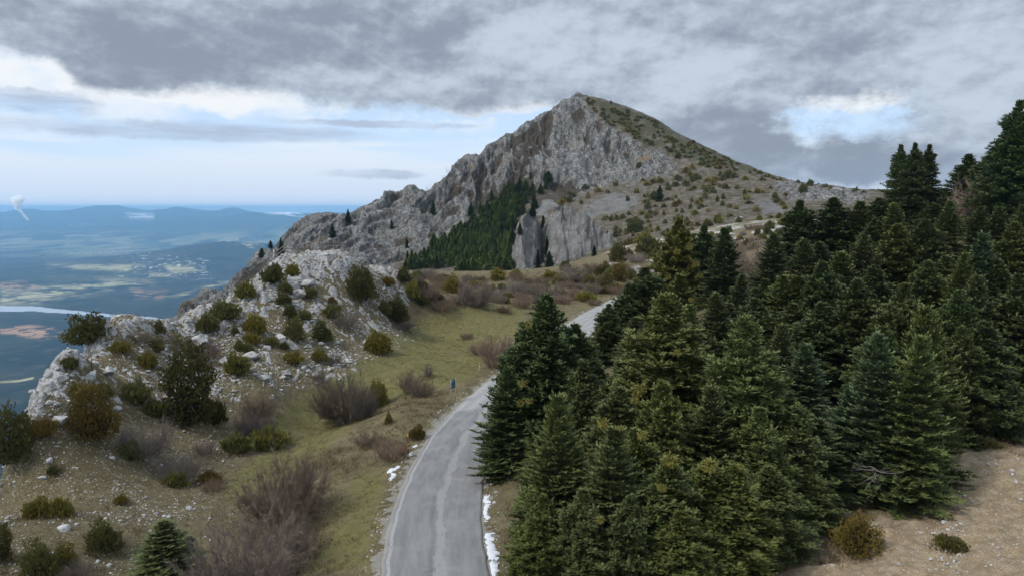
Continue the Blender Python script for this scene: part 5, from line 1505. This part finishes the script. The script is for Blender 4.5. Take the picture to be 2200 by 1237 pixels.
GUL = [[(1100, 300), (1170, 270), (1180, 300), (1130, 360), (1110, 400), (1090, 400)], [(1120, 385), (1230, 385), (1240, 405), (1200, 440), (1130, 430)], [(900, 470), (960, 420), (1000, 400), (990, 430), (930, 500)], [(640, 500), (760, 480), (900, 520), (860, 560), (640, 545)], [(800, 440), (960, 370), (1080, 300), (1090, 330), (960, 400), (830, 470)], [(470, 620), (540, 560), (570, 580), (480, 660)], [(1210, 330), (1400, 340), (1440, 380), (1250, 400)]]
k_ = 0
for gi, q in enumerate(GUL):
    for (a, b) in in_poly(q, 22 if gi < 5 else 9, 30 + gi, 6.0):
        bare(a, b, random.uniform(10, 20), random.uniform(9, 16), 'small', random.choice('kkdb'), 'leafless dark shrub rooted in a gully of the grey mountain wall', True, 'shrubs in the mountain gullies', 'shrub', 'gully_shrub')
for (a, b) in in_poly([(1185, 432), (1320, 410), (1480, 360), (1680, 410), (1640, 480), (1440, 530), (1340, 520), (1280, 470)], 95, 51, 10.5):
    bare(a, b, random.uniform(14, 28), random.uniform(8, 15), 'small', random.choice('kkb'), 'leafless brown shrub on the dry slope right of the mountain', True, 'brown shrubs on the dry slope', 'shrub', 'gully_shrub')

# ---- boulders
_t = (1 + 5 ** .5) / 2
ICO_V = norm(np.array([(-1, _t, 0), (1, _t, 0), (-1, -_t, 0), (1, -_t, 0), (0, -1, _t), (0, 1, _t), (0, -1, -_t), (0, 1, -_t), (_t, 0, -1), (_t, 0, 1), (-_t, 0, -1), (-_t, 0, 1)], float))
ICO_F = np.array([(0, 11, 5), (0, 5, 1), (0, 1, 7), (0, 7, 10), (0, 10, 11), (1, 5, 9), (5, 11, 4), (11, 10, 2), (10, 7, 6), (7, 1, 8), (3, 9, 4), (3, 4, 2), (3, 2, 6), (3, 6, 8), (3, 8, 9), (4, 9, 5), (2, 4, 11), (6, 2, 10), (8, 6, 7), (9, 8, 1)])


def subdiv(Vv_, Ff):
    Vv_ = list(map(tuple, Vv_)); c_ = {}; out = []

    def m_(a, b):
        key = (min(a, b), max(a, b))
        if key not in c_:
            q = norm((np.array(Vv_[a]) + np.array(Vv_[b])) / 2); c_[key] = len(Vv_); Vv_.append(tuple(q))
        return c_[key]
    for a, b, c in Ff:
        x, y, z = m_(a, b), m_(b, c), m_(c, a); out += [(a, x, z), (b, y, x), (c, z, y), (x, y, z)]
    return np.array(Vv_), np.array(out)


I1 = subdiv(ICO_V, ICO_F); I3 = subdiv(*subdiv(*I1))


def rock_shape(seed, ico, flat=.7, cuts=9):
    g = np.random.default_rng(seed); Vv_, Ff = ico
    Vv_ = Vv_.copy()
    for _ in range(cuts):
        d_ = norm(g.normal(size=3)); c_ = g.uniform(.45, .85)
        ex = Vv_ @ d_ - c_; Vv_ = Vv_ - np.maximum(ex, 0)[:, None] * d_
    Vv_ = Vv_ * (1 + .16 * n3(Vv_[:, 0] * 2.5 + seed, Vv_[:, 1] * 2.5, Vv_[:, 2] * 2.5))[:, None]
    return Vv_ * np.array([1, g.uniform(.6, .95), flat]), Ff


BOULD = [(430, 735, 60, 34, 'long white limestone boulder right behind the conical juniper'), (490, 782, 36, 26, 'white boulder just above the bright round juniper'), (232, 806, 34, 26, 'pale boulder in the middle of the upper left slope'), (196, 815, 44, 24, 'white slab left of the pale boulder on the upper left slope'),
         (540, 770, 50, 26, 'grey boulder right of the bright round juniper'), (565, 812, 30, 24, 'white stone block below the bright round juniper'), (615, 803, 34, 24, 'white boulder at the lower edge of the rubble'), (640, 636, 44, 22, 'flat grey boulder right of the spreading juniper on the knoll'),
         (595, 735, 46, 20, 'pale rock slab left of the lowest juniper in the column'), (660, 612, 40, 22, 'grey boulder below the fence in the white rubble'), (128, 905, 40, 26, 'white boulder at the foot of the cliff'), (105, 990, 22, 15, 'white stone on gravel right of the left edge juniper'),
         (92, 1025, 18, 14, 'small white stone beside the tiny dark juniper'), (240, 985, 22, 14, 'white stone near the first pale grey bare bush'), (1284, 647, 9, 8, 'single white stone on the verge of the far road'), (740, 850, 10, 7, 'white stone left of the large round bare bush')]
for k, (a, b, w, h_, lab) in enumerate(BOULD):
    P_ = drop(a, b); P_[2] = float(ground([P_[0]], [P_[1]])[0]); s_ = w * mpp(P_) / 2
    Vv_, Ff = rock_shape(100 + k, I3, .75, 14); Vv_ = Vv_ * np.array([s_, s_, s_ * .95])
    o = obj('boulder', mesh_data('boulder', Vv_, Ff, M_ROCK), loc=P_ + np.array([0, 0, s_ * .12]), rz=random.uniform(0, 6.28)); tag(o, lab, 'boulder', 'boulders on the knoll')
for k, (a, b, w, h_, lab) in enumerate([(1490, 515, 44, 34, 'white boulder half hidden by the dark fir beyond the yellow mistletoe fir'), (1530, 505, 24, 16, 'white boulder right of the half hidden one'), (1585, 478, 24, 18, 'pointed white boulder on the grass right of the dark bush')]):
    P_ = mount_at(a, b - 6); s_ = w * mpp(P_) / 2
    Vv_, Ff = rock_shape(150 + k, I3, .95, 12)
    o = obj('boulder', mesh_data('boulder', Vv_ * s_, Ff, M_ROCK), loc=P_, rz=.4 * k); tag(o, lab, 'boulder', 'boulders on the far slope')

# ---- loose stones, dry brush and grass: nobody could count these
NG = (H2.ravel(), mk)
NX, NY = None, None

NX, NY, NH, NM = NEAR
g = np.random.default_rng(77)


def sample_near(w, n):
    w = np.maximum(w, 0) * (NM['rd'] > ROAD_W / 2 + .5)
    area = np.gradient(NX, axis=1) * np.gradient(NY, axis=0)
    q = (w * area).ravel(); q = q / q.sum()
    i_ = g.choice(len(q), n, p=q)
    x = NX.ravel()[i_] + g.uniform(-.5, .5, n) * np.gradient(NX, axis=1).ravel()[i_]
    y = NY.ravel()[i_] + g.uniform(-.5, .5, n) * np.gradient(NY, axis=0).ravel()[i_]
    keep = np.abs(x) < y * .9 + 5
    x, y = x[keep], y[keep]
    return x, y, ground(x, y)


inview = (NM['px'] > -120) & (NM['px'] < 2300) & (NM['py'] < 1330)
near_w = np.clip(60.0 / NY, .2, 1.6)
stone_n = n2(NX / 5.0 + 3, NY / 5.0) + .5 * n2(NX / 1.7, NY / 1.7)
FIELD = [(-60, 1237), (-60, 900), (60, 890), (250, 870), (480, 840), (620, 800), (760, 740), (830, 690), (880, 700), (840, 760), (700, 830), (560, 880), (520, 960), (470, 1040), (440, 1120), (280, 1237)]
wst = (2.2 * NM['kn'] * np.clip(.55 + stone_n, .02, 2) + 1.0 * sstep(-20, 40, poly_sd(NM['px'], NM['py'], FIELD)) * 1.5 * np.clip(.50 + 1.2 * stone_n, .02, 2)) * inview * (NY < 150)
wst = wst + .7 * sstep(-10, 20, poly_sd(NM['px'], NM['py'], [(395, 1170), (480, 1090), (520, 1080), (500, 1120), (440, 1200)])) + (1.5 * sstep(-10, 20, poly_sd(NM['px'], NM['py'], [(1980, 1237), (2010, 1130), (2080, 1130), (2090, 1237)])) + .35 * sstep(-10, 20, poly_sd(NM['px'], NM['py'], [(1900, 1237), (2080, 1000), (2200, 930), (2200, 1237)])) + .7 * sstep(-10, 15, poly_sd(NM['px'], NM['py'], [(2080, 980), (2200, 1000), (2200, 1050), (2120, 1010)])))
wst = wst + .5 * sstep(-10, 15, poly_sd(NM['px'], NM['py'], [(860, 680), (960, 680), (900, 730), (790, 790), (770, 760)])) + .6 * sstep(-8, 12, poly_sd(NM['px'], NM['py'], [(1040, 610), (1100, 610), (1110, 640), (1050, 640)])) + .5 * ((NM['rd'] < ROAD_W / 2 + 1.3) & (NM['px'] < 1400))
shapes = [rock_shape(200 + k, I1, .62, 7) for k in range(14)]
SBf = Buf()
for n_, lo, sg, mx in ((3800, .18, .42, .55), (15000, .085, .45, .3), (20000, .055, .3, .12)):
    x, y, z = sample_near(wst if n_ != 3800 else wst * NM['kn'] + wst * .10, n_)
    n_ = len(x)
    r_ = np.minimum(lo * np.exp(g.normal(0, sg, n_)), mx)
    an = g.uniform(0, 6.283, n_); which = g.integers(0, len(shapes), n_)
    for k, (sv, sf) in enumerate(shapes):
        m_ = which == k; c = int(m_.sum())
        if not c: continue
        if lo < .1: sv2, sf2 = rock_shape(200 + k, (ICO_V, ICO_F), .62, 5)
        else: sv2, sf2 = sv, sf
        ca, sa = np.cos(an[m_])[:, None], np.sin(an[m_])[:, None]
        Vq = np.stack([sv2[None, :, 0] * ca - sv2[None, :, 1] * sa, sv2[None, :, 0] * sa + sv2[None, :, 1] * ca, np.repeat(sv2[None, :, 2], c, 0)], -1) * r_[m_][:, None, None]
        Vq += np.stack([x[m_], y[m_], z[m_] + r_[m_] * .12], 1)[:, None]
        SBf.add(Vq.reshape(-1, 3), (sf2[None] + (np.arange(c) * len(sv2))[:, None, None]).reshape(-1, 3))
tag(obj('loose_stones', SBf.mesh('loose_stones', M_ROCK)), kind='stuff', label='white limestone rubble strewn over the slope')


def tufts(x, y, z, n, hgt, spread, wid, mat, name, label, lean=.45):
    m_ = len(x); P_ = np.repeat(np.stack([x, y, z], 1), n, 0); N_ = m_ * n
    hh = np.repeat(hgt * np.exp(g.normal(0, .3, m_)), n) * g.uniform(.6, 1.15, N_)
    P_[:, :2] += g.normal(0, spread, (N_, 2)); P_[:, 2] -= .03
    D_ = norm(np.stack([g.normal(0, lean, N_), g.normal(0, lean, N_), np.ones(N_)], 1))
    B = Buf(); diamonds(B, P_, D_, norm(g.normal(size=(N_, 3)) * np.array([1, 1, .2])), hh, wid, g.uniform(0, .4, N_), g.uniform(.5, 1, N_), .35)
    tag(obj(name, B.mesh(name, mat)), kind='stuff', label=label)


BRUSH = [[(620, 1010), (720, 960), (860, 920), (905, 930), (870, 985), (800, 1000), (700, 1040)], [(840, 880), (930, 830), (1000, 835), (960, 880), (900, 910)], [(880, 595), (1000, 600), (1340, 570), (1370, 610), (1300, 645), (1200, 665), (1100, 660), (960, 660), (890, 640)], [(640, 1100), (720, 1090), (700, 1237), (620, 1237)], [(1050, 1060), (1130, 1010), (1150, 1100), (1120, 1237), (1075, 1237)], [(1680, 1237), (1700, 1150), (1900, 1130), (1900, 1160), (1760, 1237)], [(2090, 930), (2200, 920), (2200, 980), (2120, 975)]]
wb_ = np.zeros_like(NX)
for q in BRUSH: wb_ = np.maximum(wb_, sstep(-12, 15, poly_sd(NM['px'], NM['py'], q)))
patchn = n2(NX / 2.6 + 5, NY / 2.6 + 1)
wb_ = (wb_ * np.clip(.35 + 1.3 * patchn, 0.03, 2) + .05 * NM['kn'] + .04 * sstep(1000, 600, NM['px'])) * inview * near_w
x, y, z = sample_near(wb_, 7500)
bp = np.array(BUSHPOS); bp = np.repeat(bp, 16, 0); ba = g.uniform(0, 6.283, len(bp)); br_ = bp[:, 2] * g.uniform(.5, 1.35, len(bp))
bx, by = bp[:, 0] + br_ * np.cos(ba), bp[:, 1] + br_ * np.sin(ba); okb = road_dist(bx, by) > ROAD_W / 2 + .4
x = np.concatenate([x, bx[okb]]); y = np.concatenate([y, by[okb]]); z = np.concatenate([z, ground(bx[okb], by[okb])])
tufts(x, y, z, 12, .42, .17, .035, M_DRY, 'dry_brush', 'brown dead stalks on the road bank and beyond the meadow', .6)
wg = (NM['px'] < 1160) * (1 - .6 * NM['rock']) * (.35 + .65 * sstep(350, 650, NM['px'])) * np.clip(.6 + patchn, .1, 2) * inview * near_w ** .5 * (NY < 175)
x, y, z = sample_near(wg, 40000)
tufts(x, y, z, 6, .15, .11, .03, M_GRASS, 'grass', 'short winter grass of the meadow and verges', .7)

# ---- snow beside the road
M_SNOW, t = material('old_snow')
p = t.pos()
t.surf(t.mix(t.noise(p, 6, 4), (.44, .46, .49), (.66, .67, .69)), .6, t.bump(t.noise(p, 7, 4), .4, .05), .3)
SNOW = [([(832, 1002), (856, 997), (862, 1003), (846, 1012), (853, 1022), (836, 1030), (830, 1024), (842, 1014), (828, 1010)], 'ragged snow patch on the grass left of the road', 0),
        ([(874, 974), (884, 968), (887, 974), (876, 982)], 'small snow patch at the foot of the tall marker pole', 0),
        ([(884, 956), (897, 950), (898, 956), (888, 960)], 'tiny snow patch just above the tall marker pole', 0),
        ([(1036, 1060), (1050, 1060), (1053, 1090), (1050, 1118), (1038, 1118), (1035, 1090)], 'narrow snow strip along the right road edge', 1),
        ([(1036, 1140), (1060, 1142), (1070, 1180), (1076, 1250), (1042, 1250), (1042, 1200)], 'longest snow strip, at the bottom right edge of the road', 1),
        ([(1044, 1004), (1060, 998), (1066, 1016), (1046, 1024)], 'snow patch under the lowest branches of the roadside firs', 1),
        ([(1274, 736), (1284, 722), (1292, 712), (1294, 718), (1288, 738), (1278, 744)], 'snow patch on the far right verge between the firs', 1)]
for pl_, lab, side in SNOW:
    W_ = np.array([at_z(a, b, .03)[:2] for a, b in pl_])
    lo, hi = W_.min(0) - .3, W_.max(0) + .3
    st_ = .10 if (hi - lo).max() < 12 else .16
    xs = np.arange(lo[0], hi[0], st_); ys = np.arange(lo[1], hi[1], st_)
    XX, YY = np.meshgrid(xs, ys)
    if side:
        rdd = road_dist(XX, YY)
    sdv = poly_sd(XX, YY, W_) + .30 * n2(XX / .6, YY / .6) + .22 * n2(XX / .25, YY / .25)
    if side: sdv = np.minimum(sdv, (rdd - ROAD_W / 2 - .12))
    hgt = ground(XX.ravel(), YY.ravel()).reshape(XX.shape) + .09 * sstep(-.02, .3, sdv) - .02 + .02 * n2(XX / .4, YY / .4)
    ins = sdv > -.02
    cell = ins[:-1, :-1] & ins[1:, :-1] & ins[:-1, 1:] & ins[1:, 1:]
    ii = np.arange(XX.size).reshape(XX.shape)
    Fq = np.stack([ii[:-1, :-1], ii[:-1, 1:], ii[1:, 1:], ii[1:, :-1]], -1)[cell]
    if not len(Fq): continue
    used, inv = np.unique(Fq, return_inverse=True)
    Vq = np.stack([XX, YY, hgt], -1).reshape(-1, 3)[used]
    o = obj('snow_patch', mesh_data('snow_patch', Vq, inv.reshape(Fq.shape), M_SNOW, smooth=True)); tag(o, lab, 'snow patch', 'snow patches beside the road', 'thing')

# ---- road furniture
M_BLACK = plain('black_paint', (.02, .02, .022), .5); M_YEL = plain('yellow_band', (.55, .33, .03), .5); M_GALV = plain('galvanised_steel', (.30, .31, .32), .5, .5)
M_TEAL = plain('sign_back_teal', (.028, .088, .095), .5); M_ORG = plain('orange_reflector', (.60, .20, .03), .4)


def ground_pt(px_, py_):
    P_ = drop(px_, py_); P_[2] = float(ground([P_[0]], [P_[1]])[0]); return P_


def marker(px_, py_, h_, label, full=True):
    P_ = ground_pt(px_, py_); r = obj('snow_pole', None, loc=P_); tag(r, label, 'marker pole', 'snow poles at the road edge')
    b = Buf(); tube(b, [[0, 0, -.2], [0, 0, h_ * .72]], .045, 10); obj('pole', b.mesh('pole', M_BLACK, True), r)
    b = Buf(); tube(b, [[0, 0, h_ * .86], [0, 0, h_]], .048, 10); obj('top_band', b.mesh('top_band', M_YEL, True), r)
    b = Buf(); tube(b, [[0, 0, h_ * .72], [0, 0, h_ * .86]], .045, 10); obj('pole', b.mesh('pole', M_BLACK, True), r)
    for k in (.42, .56):
        b = Buf(); tube(b, [[0, 0, h_ * k], [0, 0, h_ * (k + .05)]], .049, 10, False); obj('band', b.mesh('band', M_YEL, True), r)


marker(877, 985, 2.15, 'tall black marker pole with yellow bands at the left road edge')
marker(1069, 796, 2.1, 'black marker pole with yellow tip in front of the reddish bare bush')
P_ = ground_pt(1030, 800); r = obj('delineator_post', None, loc=P_); tag(r, 'thin grey roadside post with orange reflector at its top', 'road post')
b = Buf(); tube(b, [[0, 0, -.2], [0, 0, 1.05]], .05, 8); obj('post', b.mesh('post', M_GALV, True), r)
b = Buf(); box(b, (0, 0, 1.15), (.13, .09, .22)); obj('reflector', b.mesh('reflector', M_ORG), r)
P_ = ground_pt(974, 863); r = obj('road_sign', None, loc=P_, rz=R(58)); tag(r, 'blue-green road sign on two thin posts, seen nearly edge on', 'road sign')
for sgn in (-1, 1):
    b = Buf(); tube(b, [[sgn * .42, 0, -.3], [sgn * .42, 0, 2.55]], .035, 8); obj('post', b.mesh('post', M_GALV, True), r)
b = Buf(); box(b, (0, .06, 2.05), (.95, .03, .95)); obj('panel', b.mesh('panel', M_TEAL), r)
b = Buf(); box(b, (0, .042, 2.3), (1.1, .02, .05)); box(b, (0, .042, 1.8), (1.1, .02, .05)); obj('rail', b.mesh('rail', M_GALV), r)

# ---- fence on the knoll
M_WOOD = plain('weathered_wood', (.20, .175, .15), .9, .1, .25, 8)
fpx = [(587, 551, 112.5), (612, 549, 113), (640, 546, 114), (665, 544, 115), (690, 543, 116), (716, 543, 117), (741, 544, 118)]
fp_ = []
for a, b_, Yd in fpx:
    yy = np.linspace(100, 122, 45); xx = ray(a, b_)[0] * yy; gg = ground(xx, yy); k = int(np.argmax((gg - CAM_H) / yy))
    fp_.append(np.array([xx[k], yy[k] + .4, gg[k]]))
fp_ = np.array(fp_); base_ = fp_[0].copy()
fr = obj('rail_fence', None, loc=base_); tag(fr, 'weathered wooden rail fence along the top of the knoll', 'fence')
tops = []
for k, q in enumerate(fp_):
    q = q - base_; h_ = 1.45 if k else 1.8
    b = Buf(); tube(b, [q + [0, 0, -.4], q + [.02, 0, h_ * .5], q + [.03 * math.sin(k), 0, h_]], .085, 7); o = obj('post', b.mesh('post', M_WOOD, True), fr)
    if k == 0: o['label'] = 'pale end post'; o.data.materials[0] = plain('bleached_post', (.45, .43, .40), .9)
for hz_ in (.62, 1.18):
    for k in range(len(fp_) - 1):
        q0 = fp_[k] - base_ + [0, -.06, hz_]; q1 = fp_[k + 1] - base_ + [0, -.06, hz_]
        b = Buf(); tube(b, [q0 - (q1 - q0) * .03, (q0 + q1) / 2 + [0, 0, -.04 - .03 * math.sin(k * 3)], q1 + (q1 - q0) * .03], .065, 6); obj('rail', b.mesh('rail', M_WOOD, True), fr)

# ---- thin post on the upper left slope
P_ = ground_pt(198, 798); b = Buf(); tube(b, [[0, 0, -.2], [.02, 0, .6], [.05, 0, 1.25]], .035, 6)
tag(obj('iron_post', b.mesh('iron_post', M_BLACK, True), loc=P_), 'thin dark post standing alone on the upper left slope', 'post')

# ---- steam plume of the far power station
M_STEAM, t = material('steam'); t.t.links.new(t.n('ShaderNodeVolumePrincipled', ins={'Color': (.995, .995, .995), 'Density': .045, 'Anisotropy': 0.0, 'Density Attribute': '', 'Temperature Attribute': ''}).outputs[0], t.n('ShaderNodeOutputMaterial').inputs['Volume']); M_STEAM.cycles.homogeneous_volume = True
b = Buf(); gs = np.random.default_rng(9)
Yp = 6500.0
for a, b_, r_ in [(40, 430, 9), (34, 434, 8), (46, 428, 6), (38, 440, 7), (30, 428, 6), (42, 424, 6), (36, 447, 5), (40, 450, 4), (44, 454, 3.2), (47, 457, 2.8), (50, 461, 3), (53, 465, 3), (57, 469, 3), (60, 472, 2.4), (33, 441, 5)]:
    q = at(a, b_, Yp + gs.uniform(-15, 15)); rr = r_ * Yp / FPX
    vv = I3[0] * (1 + .17 * n3(I3[0][:, 0] * 2.2 + a, I3[0][:, 1] * 2.2, I3[0][:, 2] * 2.2 + b_))[:, None] * rr
    b.add(vv + q, I3[1])
tag(obj('steam_plume', b.mesh('steam_plume', M_STEAM, True)), 'white steam plume rising over the far plain', 'steam plume', kind='thing')
